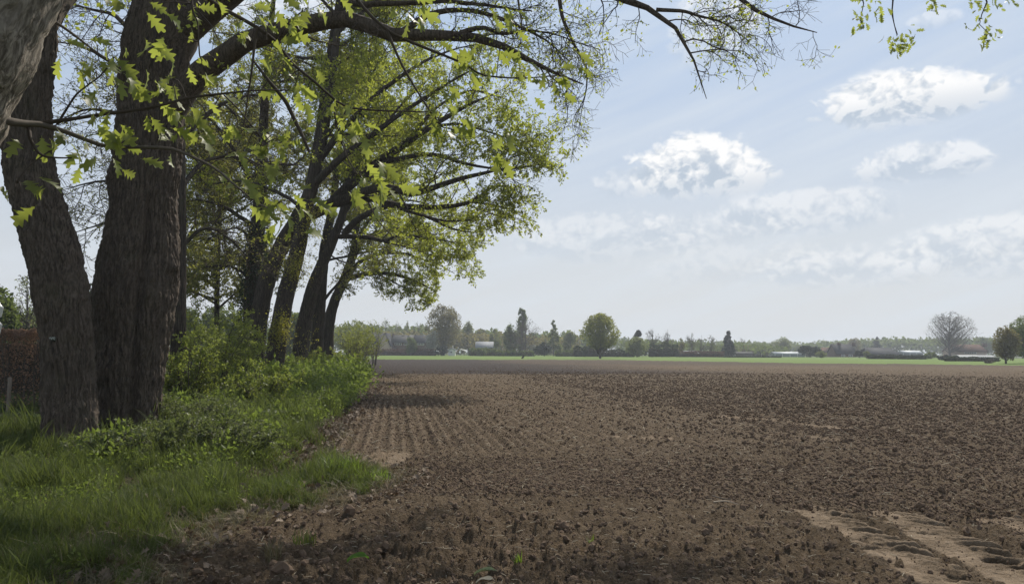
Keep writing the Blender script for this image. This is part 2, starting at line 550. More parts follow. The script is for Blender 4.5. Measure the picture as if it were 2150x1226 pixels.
def soil_height(x, y):
    """height of the bare soil and its (compaction with painted row shading, moisture) at a ground point"""
    u = x * math.cos(ROW_AZ) - y * math.sin(ROW_AZ)      # across the drill rows
    v = x * math.sin(ROW_AZ) + y * math.cos(ROW_AZ)
    r = np.hypot(x, y)
    low = fbm(x * 0.45, y * 0.45, 3, 1)
    rough = 0.9 + 0.5 * fbm(x * 0.25, y * 0.25, 2, 9)
    a = np.abs(perlin(x * 5.0, y * 5.0, 3))
    b = np.abs(perlin(x * 10.5, y * 10.5, 4))
    c = perlin(x * 23.0, y * 23.0, 5)
    h = 0.030 * low + rough * (0.075 * (a - 0.3) + 0.050 * (b - 0.3) + 0.030 * (np.abs(c) - 0.3))
    # rough, lumpy headland by the near corner
    nearc = sstep(np.hypot((x + 0.7) / 2.6, (y - 6.6) / 1.6), 1.3, 0.3)
    h = h + nearc * 0.09 * fbm(x * 1.6, y * 1.6, 4, 21)
    # drill rows beside the verge
    uw = u + 0.03 * perlin(x * 0.9, y * 0.9, 31) + 0.018 * perlin(x * 3.1, y * 3.1, 32)
    rows = np.cos(uw / 0.205 * 2 * PI) * 0.5 + 0.22 * np.cos(uw / 0.41 * 2 * PI)
    wob = 0.45 + 0.8 * (0.5 + 0.5 * perlin(u * 2.2, v * 0.5, 33))
    lim = 3.2 + 0.5 * perlin(x * 0.2, y * 0.2, 35)
    rm = sstep(v, 11.2, 13.2) * sstep(u, lim + 9.0, lim - 1.0)
    h = h * (1 - 0.72 * rm) + rm * 0.066 * rows * (0.25 + 0.75 * wob)
    faint = (1 - rm) * sstep(v, 9.0, 16.0) * 0.014 * np.sin(uw / 0.42 * 2 * PI) * (0.5 + perlin(u * 0.7, v * 0.1, 37))
    h = h + faint
    comp_rowshade = 0.30 * rm * sstep(rows, -0.35, 0.45)  # paler dry crust on row tops; also sets row shading into the colour
    tid = np.full(x.shape, -1)
    for k, (line, hw) in enumerate(TRACKS):
        lo = np.min(np.array(line), 0) - 1.0
        hi = np.max(np.array(line), 0) + 1.0
        sel = (x > lo[0]) & (x < hi[0]) & (y > lo[1]) & (y < hi[1])
        if not sel.any():
            continue
        xs, ys = x[sel], y[sel]
        d, s = seg_dist(line, xs, ys)
        # signed side
        a0, a1 = np.array(line[0]), np.array(line[-1])
        sd = np.sign((a1[0] - a0[0]) * (ys - a0[1]) - (a1[1] - a0[1]) * (xs - a0[0]))
        wn = 0.12 * perlin(xs * 2.3, ys * 2.3, 41 + k) + 0.09 * perlin(xs * 7.5, ys * 7.5, 45 + k)
        total = np.linalg.norm(np.diff(np.array(line), axis=0), axis=1).sum()
        fade = sstep(s, 0.0, 0.25) * sstep(total - s, 0.0, 0.15)
        m = sstep(d + wn, hw + 0.07, hw - 0.06) * fade * TRACK_STR[k]
        lat = d * sd / hw
        pat = 0.55 + 0.45 * perlin(xs * 1.3, ys * 1.3, 61 + k)
        # right-hand lugs: curved bars pressed across one half, smooth compacted soil on the other
        ph = (s - 0.85 * lat * hw) / 0.165 + 0.2 * perlin(xs * 3, ys * 3, 51 + k)
        bar = sstep(np.abs((ph % 1.0) - 0.5), 0.30, 0.19)
        side = sstep(lat, -0.25, 0.10)
        crumb = 0.007 * perlin(xs * 9, ys * 9, 71 + k) + 0.004 * perlin(xs * 26, ys * 26, 72 + k)
        hh = -0.030 + side * (bar - 0.5) * 0.12 * pat + crumb * 1.3
        hs = h[sel]
        cs = comp_rowshade[sel]
        if k < 3:      # the near prints get a finer sheet of their own
            h[sel] = hs * (1 - m) - 0.10 * m
            comp_rowshade[sel] = np.maximum(cs, 0.35 * m)
        else:
            h[sel] = hs * (1 - 0.92 * m) + hh * m
            comp_rowshade[sel] = np.maximum(cs, m * (0.85 - 0.45 * side * (1 - bar)))
        ts = tid[sel]
        tid[sel] = np.where((m > 0.5) & (k >= 3), k, ts)
    wet = sstep(v, 52 + 0, 54.5) * sstep(u + 0.9 * (v - 54) * 0.0 + 4 * fbm(x * 0.05, y * 0.05, 2, 81), 34, 10) 
    wet = np.maximum(wet, 0.55 * sstep(v, 70, 105))
    return h, comp_rowshade, wet, tid
def verge_height(x, y):
    dd, tt_ = seg_dist(DITCH, x, y)
    bank = sstep(-x - 0.19 * y, 3.5, 8.0)
    h = 0.03 * fbm(x * 0.7, y * 0.7, 3, 5) + 0.12 * bank + 0.02
    h = h - 0.24 * np.exp(-(dd / 0.33) ** 2)
    h = h + 0.012 * perlin(x * 6, y * 6, 8)
    return h

jx = gx + 0.16 * fbm(gx * 1.7, gy * 1.7, 3, 91) * np.clip(gy / 9, 0.6, 1.5)
jy = gy + 0.16 * fbm(gx * 1.7, gy * 1.7, 3, 95)
soil = inside(SOIL_POLY, jx, jy)
sd_, _ = seg_dist(EDGE, jx, jy)
sgn = np.where(soil, sd_, -sd_)
hs, comp_rowshade, wet, tid = soil_height(gx, gy)
hv = verge_height(gx, gy)
blend = sstep(sgn, -0.18, 0.22)
gz = hv * (1 - blend) + hs * blend
idx = np.arange(NR * NA).reshape(NR, NA)
quads = np.stack([idx[:-1, :-1], idx[:-1, 1:], idx[1:, 1:], idx[1:, :-1]], -1).reshape(-1, 4)[:, ::-1]
cxs = gx.ravel()[quads].mean(1)
cys = gy.ravel()[quads].mean(1)
front_poly = [(-400, 0)] + [(-400, 150)] + FRONT + [(400, 90), (400, 0)]
keep = inside(front_poly, cxs + 0, cys + 2.6 * fbm(cxs * 0.16, cys * 0.16, 3, 7))
soil_f = soil.ravel()[quads].sum(1) >= 2
tid_f = np.where(soil_f, np.max(tid.ravel()[quads], 1), -1)

def soil_material():
    m, t = new_mat('tilled_soil')
    co = t.n('ShaderNodeTexCoord').outputs['Object']
    comp_rowshade_ = t.n('ShaderNodeAttribute', {'attribute_name': 'compact_rowshade'}).outputs['Fac']
    wet_ = t.n('ShaderNodeAttribute', {'attribute_name': 'moist'}).outputs['Fac']
    n1_ = t.noise(co, 0.35, 4.0, 0.6)
    n2_ = t.noise(co, 6.0, 6.0, 0.68)
    n3_ = t.noise(co, 38.0, 4.0, 0.7)
    c = t.mix(t.ramp(n2_, 0.32, 0.70), (0.074, 0.051, 0.031), (0.185, 0.135, 0.086))
    c = t.mix(t.ramp(n3_, 0.42, 0.74, 0.0, 0.6), c, (0.235, 0.178, 0.118))
    c = t.mix(t.ramp(n1_, 0.35, 0.7, 0.0, 0.45), c, (0.105, 0.075, 0.047))
    c = t.mix(comp_rowshade_, c, t.mix(t.ramp(n2_, 0.3, 0.7), (0.150, 0.111, 0.075), (0.215, 0.163, 0.113)))
    c = t.mix(wet_, c, t.mix(t.ramp(n2_, 0.3, 0.7), (0.026, 0.020, 0.018), (0.062, 0.047, 0.040)))
    hgt = t.m('ADD', t.m('MULTIPLY', t.noise(co, 11.0, 7.0, 0.72), 1.0), t.m('MULTIPLY', n3_, 0.35))
    bs = t.m('SUBTRACT', 1.0, t.m('MULTIPLY', comp_rowshade_, 0.75))
    bn = t.n('ShaderNodeBump', None, Height=hgt, Distance=0.16, Strength=bs)
    p = t.n('ShaderNodeBsdfPrincipled', None, Base_Color=c, Roughness=0.95, Normal=bn)
    p.inputs['Specular IOR Level'].default_value = 0.12
    t.n('ShaderNodeOutputMaterial', None, Surface=p)
    return m
MAT['soil'] = soil_material()
def verge_material():
    m, t = new_mat('verge_turf')
    co = t.n('ShaderNodeTexCoord').outputs['Object']
    n1_ = t.noise(co, 0.9, 5.0, 0.62)
    n2_ = t.noise(co, 14.0, 5.0, 0.7)
    g = t.mix(t.ramp(n2_, 0.3, 0.7), (0.022, 0.034, 0.012), (0.060, 0.082, 0.026))
    c = t.mix(t.ramp(n1_, 0.46, 0.66, 0.0, 0.8), g, (0.070, 0.052, 0.036))
    lit = t.n('ShaderNodeAttribute', {'attribute_name': 'litter'}).outputs['Fac']
    c = t.mix(lit, c, t.mix(n2_, (0.035, 0.024, 0.017), (0.10, 0.07, 0.05)))
    bn = t.n('ShaderNodeBump', None, Height=t.noise(co, 26.0, 6.0, 0.7), Distance=0.05)
    p = t.n('ShaderNodeBsdfPrincipled', None, Base_Color=c, Roughness=0.95, Normal=bn)
    p.inputs['Specular IOR Level'].default_value = 0.1
    t.n('ShaderNodeOutputMaterial', None, Surface=p)
    return m
MAT['verge'] = verge_material()
def turf_material(name, a, b, far=0.02):
    m, t = new_mat(name)
    co = t.n('ShaderNodeTexCoord').outputs['Object']
    n1_ = t.noise(co, 0.05, 5.0, 0.6)
    n2_ = t.noise(co, 1.4, 6.0, 0.7)
    c = t.mix(t.ramp(n2_, 0.3, 0.7), a, b)
    c = t.mix(t.ramp(n1_, 0.4, 0.7, 0.0, 0.4), c, tuple(v * 0.7 for v in b))
    bn = t.n('ShaderNodeBump', None, Height=n2_, Distance=0.2, Strength=0.5)
    p = t.n('ShaderNodeBsdfPrincipled', None, Base_Color=c, Roughness=0.95, Normal=bn)
    p.inputs['Specular IOR Level'].default_value = 0.1
    t.n('ShaderNodeOutputMaterial', None, Surface=p)
    return m
MAT['meadow'] = turf_material('meadow_grass', (0.080, 0.132, 0.028), (0.155, 0.215, 0.055))
MAT['land'] = turf_material('far_land', (0.05, 0.065, 0.03), (0.085, 0.10, 0.045))

dd_, _t = seg_dist(DITCH, gx, gy)
litter = np.exp(-(dd_ / 0.42) ** 4)
litter = np.maximum(litter, 0.7 * sstep(sgn, -0.9, -0.15) * (gy < 9))
GV = np.stack([gx, gy, gz], -1).reshape(-1, 3)
GATTR = {'compact_rowshade': comp_rowshade.ravel(), 'moist': wet.ravel(), 'litter': litter.ravel()}
def sub_mesh(name, fsel, mat):
    f = quads[fsel]
    used, inv = np.unique(f.ravel(), return_inverse=True)
    return mesh_np(name, GV[used], inv.reshape(-1, 4), True, {k: v[used] for k, v in GATTR.items()}, [mat])
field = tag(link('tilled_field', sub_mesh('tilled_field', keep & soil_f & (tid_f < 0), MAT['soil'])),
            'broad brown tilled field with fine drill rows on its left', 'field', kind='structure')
vi = idx[::2, ::2]
vq = np.stack([vi[:-1, :-1], vi[:-1, 1:], vi[1:, 1:], vi[1:, :-1]], -1).reshape(-1, 4)[:, ::-1]
vx, vy = gx.ravel()[vq].mean(1), gy.ravel()[vq].mean(1)
vk = (sgn.ravel()[vq].min(1) < 0.12) & inside(front_poly, vx, vy)
vq = vq[vk]
used, inv = np.unique(vq.ravel(), return_inverse=True)
VV = GV[used].copy()
VV[:, 2] -= 0.03 * sstep(sgn.ravel()[used], -0.05, 0.15)
verge = tag(link('grassy_verge_ground', mesh_np('grassy_verge_ground', VV, inv.reshape(-1, 4), True, {k: v[used] for k, v in GATTR.items()}, [MAT['verge']])),
            'grassy earth bank under the row of trees', 'ground', kind='structure')
TRACK_LABELS = ['pale tyre print with lug bars, left one of the three at the bottom corner',
                'pale tyre print with lug bars, middle one of the three at the bottom corner',
                'short pale tyre print cut off by the right picture edge',
                'long thin pale tyre print far out in the middle of the field',
                'short pale tyre print in the field right of the drill rows',
                'shortest faint tyre print just below the long thin one',
                'pale flattened tyre print at the near end of the drill rows']
def track_sheet(k):
    line, hw = TRACKS[k]
    S = catmull(np.array([[p[0], p[1], 0.0] for p in line]), 400)
    L_ = np.linalg.norm(np.diff(S, axis=0), axis=1).sum()
    ns, nl = int(L_ / 0.013), 56
    S = catmull(np.array([[p[0], p[1], 0.0] for p in line]), ns)
    T = norm(np.gradient(S, axis=0))
    Nl = np.stack([-T[:, 1], T[:, 0]], 1)
    lat = np.linspace(-1.3, 1.45, nl)
    s_ = np.linspace(0, L_, ns)
    SS, LL = np.meshgrid(s_, lat, indexing='ij')
    X = S[:, None, 0] + Nl[:, None, 0] * LL * hw
    Y = S[:, None, 1] + Nl[:, None, 1] * LL * hw
    ph = (SS - 0.9 * np.maximum(LL, -0.1) * hw) / 0.172 + 0.30 * perlin(X * 2.6, Y * 2.6, 51 + k) + 0.10 * perlin(X * 8, Y * 8, 52 + k)
    cell = np.floor(ph)
    fr = ph - cell
    amp = 0.55 + 0.75 * _val[(cell.astype(int) * 37 + k * 101) & 4095]
    width = 0.14 + 0.06 * np.clip(LL, 0, 1)
    bar = np.exp(-((fr - 0.5) / width) ** 4)
    reach = sstep(LL, -0.12, 0.25) * sstep(LL, 1.35, 1.12)
    lug = bar * reach * amp * (0.022 + 0.026 * np.clip(LL, 0, 1)) * (0.7 + 0.6 * perlin(X * 2.1, Y * 2.1, 79 + k))
    crumb = 0.008 * perlin(X * 9, Y * 9, 71 + k) + 0.007 * perlin(X * 24, Y * 24, 72 + k) + 0.004 * perlin(X * 60, Y * 60, 73 + k)
    crack = -0.010 * np.exp(-(perlin(X * 6, Y * 6, 74 + k) / 0.06) ** 2)
    Z = -0.030 + lug + crumb + crack
    edge = sstep(np.abs(LL + 0.07) + 0.16 * perlin(X * 5, Y * 5, 75 + k), 1.05, 1.34)
    endm = sstep(SS + 0.2 * perlin(X * 4, Y * 4, 76 + k), 0.02, 0.28)
    broken = sstep(fbm(X * 1.9, Y * 1.9, 3, 77 + k), 0.32, 0.55)      # stretches where the print has crumbled
    Z = Z - 0.11 * edge - 0.12 * (1 - endm) - 0.05 * broken
    cmp_ = np.clip(0.68 - 0.35 * (1 - bar) * reach - 0.5 * edge - 0.5 * broken + 0.25 * fbm(X * 3, Y * 3, 2, 78), 0.05, 1)
    ii = np.arange(ns * nl).reshape(ns, nl)
    F = np.stack([ii[:-1, :-1], ii[1:, :-1], ii[1:, 1:], ii[:-1, 1:]], -1).reshape(-1, 4)
    return mesh_np('tyre_track', np.stack([X, Y, Z], -1).reshape(-1, 3), F, True, {'compact_rowshade': cmp_.ravel(), 'moist': np.zeros(ns * nl), 'litter': np.zeros(ns * nl)}, [MAT['soil']])
for k in range(len(TRACKS)):
    if k < 3:
        tag(link('tyre_track', track_sheet(k)), TRACK_LABELS[k], 'tyre track', kind='structure')
        continue
    s = keep & soil_f & (tid_f == k)
    if s.any():
        tag(link('tyre_track', sub_mesh('tyre_track', s, MAT['soil'])), TRACK_LABELS[k], 'tyre track', kind='structure')

# far land: one sheet to the horizon, and the green strip of meadow behind the soil
th = np.linspace(0, 2 * PI, 97)[:-1]
rings = [0.5, 60, 200, 400, 700, 1100, 1480]
V = np.concatenate([np.stack([np.sin(th) * r, np.cos(th) * r, np.full(96, -0.32)], 1) for r in rings])
ii = np.arange(len(V)).reshape(len(rings), 96)
F = np.stack([ii[:-1], ii[1:], np.roll(ii[1:], -1, 1), np.roll(ii[:-1], -1, 1)], -1).reshape(-1, 4)[:, ::-1]
tag(link('ground', mesh_np('ground', V, F, False, None, [MAT['land']])), 'flat land reaching to the horizon', 'ground', kind='structure')
fx = np.array([p[0] for p in FRONT])
fy = np.array([p[1] for p in FRONT])
nx = 90
xs = np.linspace(-150, 170, nx)
yf = np.interp(xs, fx, fy) - 2.5
V, F = [], []
back = np.interp(xs, [-150, -60, 30, 60, 100, 170], [330, 330, 330, 300, 280, 280])
rows_ = 24
for j in range(rows_):
    t = j / (rows_ - 1)
    yy = yf * (1 - t) + back * t
    zz = -0.035 + 0.075 * np.minimum(1, t * 12) + 0.03 * fbm(xs * 0.05, yy * 0.05, 2, 3)
    V.append(np.stack([xs, yy, zz], 1))
V = np.concatenate(V)
ii = np.arange(len(V)).reshape(rows_, nx)
F = np.stack([ii[:-1, :-1], ii[:-1, 1:], ii[1:, 1:], ii[1:, :-1]], -1).reshape(-1, 4)
tag(link('meadow', mesh_np('meadow', V, F, True, None, [MAT['meadow']])), 'bright green strip of meadow behind the tilled field', 'meadow', kind='structure')

def ground_z(x, y):
    x, y = np.atleast_1d(np.asarray(x, float)), np.atleast_1d(np.asarray(y, float))
    ax = x + 0.16 * fbm(x * 1.7, y * 1.7, 3, 91) * np.clip(y / 9, 0.6, 1.5)
    ay = y + 0.16 * fbm(x * 1.7, y * 1.7, 3, 95)
    s_ = inside(SOIL_POLY, ax, ay)
    d_, _q = seg_dist(EDGE, ax, ay)
    sg = np.where(s_, d_, -d_)
    b_ = sstep(sg, -0.18, 0.22)
    return verge_height(x, y) * (1 - b_) + soil_height(x, y)[0] * b_, sg

# ================================================================ SCATTER (uncountable stuff only)
def source_coll(name, meshes):
    c = bpy.data.collections.new(name)
    for i, me in enumerate(meshes):
        o = bpy.data.objects.new('%s_%02d' % (name, i), me)
        c.objects.link(o)
    return c
def scatter_group(coll):
    g = bpy.data.node_groups.new('scatter_' + coll.name, 'GeometryNodeTree')
    g.interface.new_socket('Geometry', in_out='INPUT', socket_type='NodeSocketGeometry')
    g.interface.new_socket('Geometry', in_out='OUTPUT', socket_type='NodeSocketGeometry')
    t = NT(g)
    gi = t.n('NodeGroupInput')
    go = t.n('NodeGroupOutput')
    ci = t.n('GeometryNodeCollectionInfo')
    ci.inputs['Collection'].default_value = coll
    ci.inputs['Separate Children'].default_value = True
    ci.inputs['Reset Children'].default_value = True
    def attr(nm, ty):
        a = t.n('GeometryNodeInputNamedAttribute', {'data_type': ty})
        a.inputs['Name'].default_value = nm
        return a.outputs['Attribute']
    ip = t.n('GeometryNodeInstanceOnPoints')
    g.links.new(gi.outputs[0], ip.inputs['Points'])
    g.links.new(ci.outputs[0], ip.inputs['Instance'])
    ip.inputs['Pick Instance'].default_value = True
    g.links.new(attr('pick', 'INT'), ip.inputs['Instance Index'])
    g.links.new(attr('spin', 'FLOAT_VECTOR'), ip.inputs['Rotation'])
    g.links.new(attr('size', 'FLOAT_VECTOR'), ip.inputs['Scale'])
    g.links.new(ip.outputs[0], go.inputs[0])
    return g
def scatter(name, label, cat, group, nsrc, P, spin, size, rng, parent=None):
    me = bpy.data.meshes.new(name)
    n = len(P)
    me.vertices.add(n)
    me.vertices.foreach_set('co', np.asarray(P, np.float32).ravel())
    a = me.attributes.new('pick', 'INT', 'POINT')
    a.data.foreach_set('value', rng.integers(0, nsrc, n).astype(np.int32))
    a = me.attributes.new('spin', 'FLOAT_VECTOR', 'POINT')
    a.data.foreach_set('vector', np.asarray(spin, np.float32).ravel())
    a = me.attributes.new('size', 'FLOAT_VECTOR', 'POINT')
    sz = np.asarray(size, np.float32)
    if sz.ndim == 1:
        sz = np.stack([sz] * 3, 1)
    a.data.foreach_set('vector', sz.ravel())
    o = link(name, me, parent)
    md = o.modifiers.new('scatter', 'NODES')
    md.node_group = group
    o['kind'] = 'stuff'
    if parent is None:
        tag(o, label, cat)
    return o
# ================================================================ TREES OF THE ROW
def rows3(rows):
    """(px, py, depth, radius) control rows -> (n,4) world"""
    return np.array([list(at(r[0], r[1], r[2])) + [r[3]] for r in rows])
def trunk_mesh(name, C, n, k, mat, furrow=0.02, freq=20.0, flare=0.15, seed=0, bumps=(), crease=None, lobes=0.0, wobble=0.05):
    """a trunk skin with real bark relief; C (m,4) control rows in world space"""
    S = catmull(C, n)
    P, R = S[:, :3], S[:, 3]
    T = norm(np.gradient(P, axis=0))
    N = norm(np.array([0, 1.0, 0]) - T * T[:, 1:2])
    Bn = np.cross(T, N)
    arc = np.concatenate([[0], np.cumsum(np.linalg.norm(np.diff(P, axis=0), axis=1))])
    sF = np.arange(k) / k
    th = np.where(sF < 0.09, sF / 0.09 * 0.42 * PI, np.where(sF > 0.91, 2 * PI - (1 - sF) / 0.09 * 0.42 * PI, 0.42 * PI + (sF - 0.09) / 0.82 * 1.16 * PI))
    A, TH = np.meshgrid(arc, th, indexing='ij')
    Rm = R[:, None] * np.ones((1, k))
    zrel = (P[:, 2] - P[0, 2])[:, None]
    Rm = Rm * (1 + flare * np.exp(-np.maximum(zrel, 0) / 0.28) * (1 + 0.55 * np.cos(4 * TH + seed) + 0.35 * np.cos(7 * TH + 2 * seed)))
    Rm = Rm * (1 + wobble * perlin(TH / PI * 2 + 5, A * 0.9, 100 + seed) * np.sin(TH / 2) + lobes * np.cos(2 * TH + 0.6))
    for (ba, bt, bh, bw) in bumps:        # along, angle, height, width
        dt = np.angle(np.exp(1j * (TH - bt))) * Rm
        Rm = Rm + bh * np.exp(-((A - ba) ** 2 + dt ** 2) / (bw * bw))
    if crease is not None:
        a0, a1, ct, cdp = crease
        dt = np.angle(np.exp(1j * (TH - ct - 0.05 * np.sin(A * 2)))) * Rm
        Rm = Rm - cdp * np.exp(-(dt / 0.09) ** 2) * sstep(A, a0 - 0.3, a0 + 0.4) * sstep(A, a1 + 0.5, a1 - 0.5)
    if furrow:
        a = TH * float(R.mean())
        aw = a + 0.035 * perlin(a * 5, A * 1.5, 110 + seed) + 0.012 * perlin(a * 14, A * 5, 111 + seed)
        n1 = perlin(aw * freq, A * freq * 0.17, 112 + seed)
        n2 = perlin(aw * freq * 1.9 + 3, A * freq * 0.42, 113 + seed)
        g = np.exp(-(n1 / 0.30) ** 2)
        gg = np.exp(-(n2 / 0.22) ** 2)
        Rm = Rm + furrow * (0.35 - 0.95 * g - 0.35 * gg * (1 - g)) + furrow * 0.3 * perlin(a * 45, A * 22, 114 + seed)
    V = P[:, None] + Rm[..., None] * (N[:, None] * np.cos(TH)[..., None] + Bn[:, None] * np.sin(TH)[..., None])
    ii = np.arange(n * k).reshape(n, k)
    F = np.stack([ii[:-1], np.roll(ii[:-1], -1, 1), np.roll(ii[1:], -1, 1), ii[1:]], -1).reshape(-1, 4)
    return mesh_np(name, V.reshape(-1, 3), F, True, {'tint': np.full(n * k, 0.5)}, [mat])

def limb_curve(C, n, rng, amp=0.06):
    S = catmull(C, n)
    t = np.linspace(0, 1, n)
    ph = rng.random(3) * 50
    ln = np.linalg.norm(np.diff(S[:, :3], axis=0), axis=1).sum()
    for j in range(3):
        S[:, j] += amp * ln / 6 * (perlin(t * 4 + ph[j], t * 0 + ph[j], 120 + j) + 0.5 * perlin(t * 9 + ph[j], t * 0 + 3 + ph[j], 125 + j)) * np.minimum(1, t * 5)
    S[:, 3] = np.maximum(S[:, 3], 0.004)
    return S
def auto_limbs(C, rng, count, t_rng, length, elev, azc=0.0, azs=PI, n=16, r=0.10, droop=0.0):
    """limbs leaving a trunk curve; azc = direction (0 = away along +Y, pi/2 = +X)"""
    S = catmull(C, 60)
    out = []
    for i in range(count):
        t = t_rng[0] + (t_rng[1] - t_rng[0]) * (i + rng.random()) / count
        p = S[min(59, int(t * 59))]
        a = azc + rng.uniform(-azs, azs)
        e = math.radians(rng.uniform(*elev))
        ln = rng.uniform(*length) * (1.0 - 0.35 * max(0, (t - 0.6) / 0.4))
        d = np.array([math.sin(a) * math.cos(e), math.cos(a) * math.cos(e), math.sin(e)])
        pts = [p[:3]]
        for k in range(5):
            d = norm(d + rng.normal(size=3) * 0.16 + np.array([0, 0, -droop + 0.03]))
            pts.append(pts[-1] + d * ln / 5)
        rr0 = min(p[3] * 0.7, r * rng.uniform(0.7, 1.2))
        rad_ = np.linspace(rr0, 0.012, 6)
        out.append(np.column_stack([np.array(pts), rad_]))
    return out

def crown_for(root, limbs, rng, twig_mat, leaf_mat, m=(9, 7, 5), leaf=(0.09, 3), up=(0.05, 0.03, 0.0), ang=((35, 65), (35, 70), (35, 75)),
              ratio=((0.25, 0.45), (0.3, 0.5), (0.35, 0.6)), wig=(0.16, 0.2, 0.25), limb_mat=None, limb_amp=0.06, leaf_down=0.1, t0=0.18,
              limb_sides=8, leaf_tint=None, lean_leaf=0.9, twig_scale=1.0, skip_leaf=0.0, limb_parts=True, lmin=0.0, slim=0.011, wr=0.6, rmin=0.0, lmin1=0.0):
    n = 18
    Ls = np.stack([limb_curve(c, n, rng, limb_amp) for c in limbs])
    P, R = Ls[:, :, :3], Ls[:, :, 3]
    if limb_parts:
        for i in range(len(P)):
            V, F = tubes(P[i:i + 1], R[i:i + 1], limb_sides)
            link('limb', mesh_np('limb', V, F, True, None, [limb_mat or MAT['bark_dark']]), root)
    acc = Acc()
    if not limb_parts:
        acc.add(*tubes(P, R, limb_sides))
    p1, r1 = kids(P, R, m[0], rng, ratio[0], ang[0], t0, 7, up[0], wig[0], 0.6, 0.004, slim=slim, lmin=lmin1)
    acc.add(*tubes(p1, r1 * twig_scale, 5))
    p2, r2 = kids(p1, r1, m[1], rng, ratio[1], ang[1], 0.15, 4, up[1], wig[1], 0.7, 0.003, lmin=lmin, slim=slim)
    acc.add(*tubes(p2, np.maximum(r2 * twig_scale, rmin), 3))
    last = p2
    if m[2]:
        p3, r3 = kids(p2, r2, m[2], rng, ratio[2], ang[2], 0.2, 2, up[2], wig[2], 0.8, 0.0025, lmin=lmin * 0.6, slim=slim)
        acc.add(*tubes(p3, np.maximum(r3 * twig_scale, rmin * 0.75), 3))
        last = p3
    o = link('twigs', acc.mesh('twigs', twig_mat, False), root)
    o['kind'] = 'stuff'
    if leaf[1] > 0:
        sel = last
        if skip_leaf:
            # leaf-out is patchy: whole branchlets lag behind
            q = perlin(last[:, 0, 0] * 0.55, last[:, 0, 2] * 0.55 + last[:, 0, 1] * 0.3, 140)
            sel = last[q > np.quantile(q, skip_leaf)]
        lp, ld = on_twigs(sel, leaf[1], rng, 0.15, lean_leaf, leaf_down, leaf[0] * 0.35)
        sz = leaf[0] * rng.uniform(0.55, 1.35, len(lp))
        V, F, A = leaves(lp, ld, sz, rng, wr)
        if leaf_tint is not None:
            A = np.clip(A * 0.6 + leaf_tint, 0, 1)
        o = link('crown', mesh_np('crown', V, F, False, {'tint': A}, [leaf_mat]), root)
        o['kind'] = 'stuff'
    return last

def base_of(C):
    return (float(C[0][0]), float(C[0][1]), 0.0)
def extend(C, top, rtop, dx=0.0, dy=0.0):
    """carry a trunk above the frame to height top"""
    l = C[-1].copy()
    mid = l.copy()
    mid[2] = (l[2] + top) / 2
    mid[0] += dx * 0.4
    mid[1] += dy * 0.4
    mid[3] = (l[3] + rtop) / 2
    e = l.copy()
    e[2] = top
    e[0] += dx
    e[1] += dy
    e[3] = rtop
    return np.vstack([C, mid, e])

# ---- the pair of big oaks at the left
rng = np.random.default_rng(101)
CA = rows3([(151, 952, 12.1, .43), (148, 900, 12.1, .405), (144, 800, 12.1, .385), (141, 720, 12.1, .38), (134, 650, 12.1, .40), (126, 590, 12.1, .405),
            (107, 510, 12.1, .395), (82, 430, 12.1, .375), (63, 350, 12.1, .375), (60, 260, 12.1, .345), (70, 150, 12.1, .315), (91, 0, 12.1, .25)])
CA = extend(CA, 15.0, 0.08, 0.8, 0.5)
CAf, CA = CA, CA[:12]
treeA = empty('oak_tree', base_of(CA), 'curved dark oak with a number tag on its trunk, left of the huge trunk', 'tree', 'oaks in the row beside the field')
link('trunk', trunk_mesh('trunk', CA, 300, 130, MAT['bark'], 0.050, 14, 0.10, 1,
     bumps=[(2.55, 4.3, .06, .16), (3.6, 1.7, .05, .2), (1.55, 3.4, .05, .12), (5.2, 2.0, .07, .14), (2.6, 1.65, .05, .16)]), treeA)
def upper(C, k, parent, mat):
    S = catmull(C, 24)
    link('upper_trunk', mesh_np('upper_trunk', *tubes(S[None, :, :3], S[None, :, 3] * 0.98, k), True, None, [mat]), parent)
upper(CAf[-4:], 24, treeA, MAT['bark'])
lA = auto_limbs(CAf, rng, 3, (0.62, 0.97), (3.5, 6.0), (10, 50), -0.6, 1.8, r=0.13)
lA.append(rows3([(100, 60, 12.1, .12), (135, 20, 12.6, .09), (165, -20, 13.0, .07), (220, -80, 13.4, .03)]))
lA.append(rows3([(88, 0, 12.1, .12), (150, -80, 11.6, .09), (320, -150, 10.8, .07), (560, -180, 10.0, .04), (760, -150, 9.4, .015)]))
crown_for(treeA, lA, rng, MAT['twig'], MAT['young'], (9, 5, 2), (0.10, 4), limb_mat=MAT['bark'], lmin=0.4)

CB = rows3([(266, 925, 13.6, .53), (266, 880, 13.6, .55), (270, 800, 13.6, .585), (275, 740, 13.6, .62), (283, 660, 13.6, .67), (288, 600, 13.6, .695),
            (294, 540, 13.6, .665), (298, 490, 13.6, .625), (304, 400, 13.6, .565), (313, 300, 13.6, .575), (318, 210, 13.6, .58), (331, 100, 13.6, .60), (360, 5, 13.6, .62)])
CB = extend(CB, 16.5, 0.12, 0.7, 0.3)
CBf, CB = CB, CB[:13]
treeB = empty('oak_tree', base_of(CB), 'huge straight furrowed oak trunk with a thick limb reaching over the field', 'tree', 'oaks in the row beside the field')
link('trunk', trunk_mesh('trunk', CB, 310, 180, MAT['bark'], 0.058, 12.5, 0.06, 2,
     bumps=[(2.45, 1.6, .10, .28), (3.2, 4.55, .10, .13), (4.75, 2.0, .08, .2), (1.3, 3.0, .06, .2), (5.35, 1.75, .07, .22), (3.2, 1.75, .06, .25)],
     crease=(0.0, 4.4, 3.75, .16)), treeB)
upper(CBf[-4:], 28, treeB, MAT['bark'])
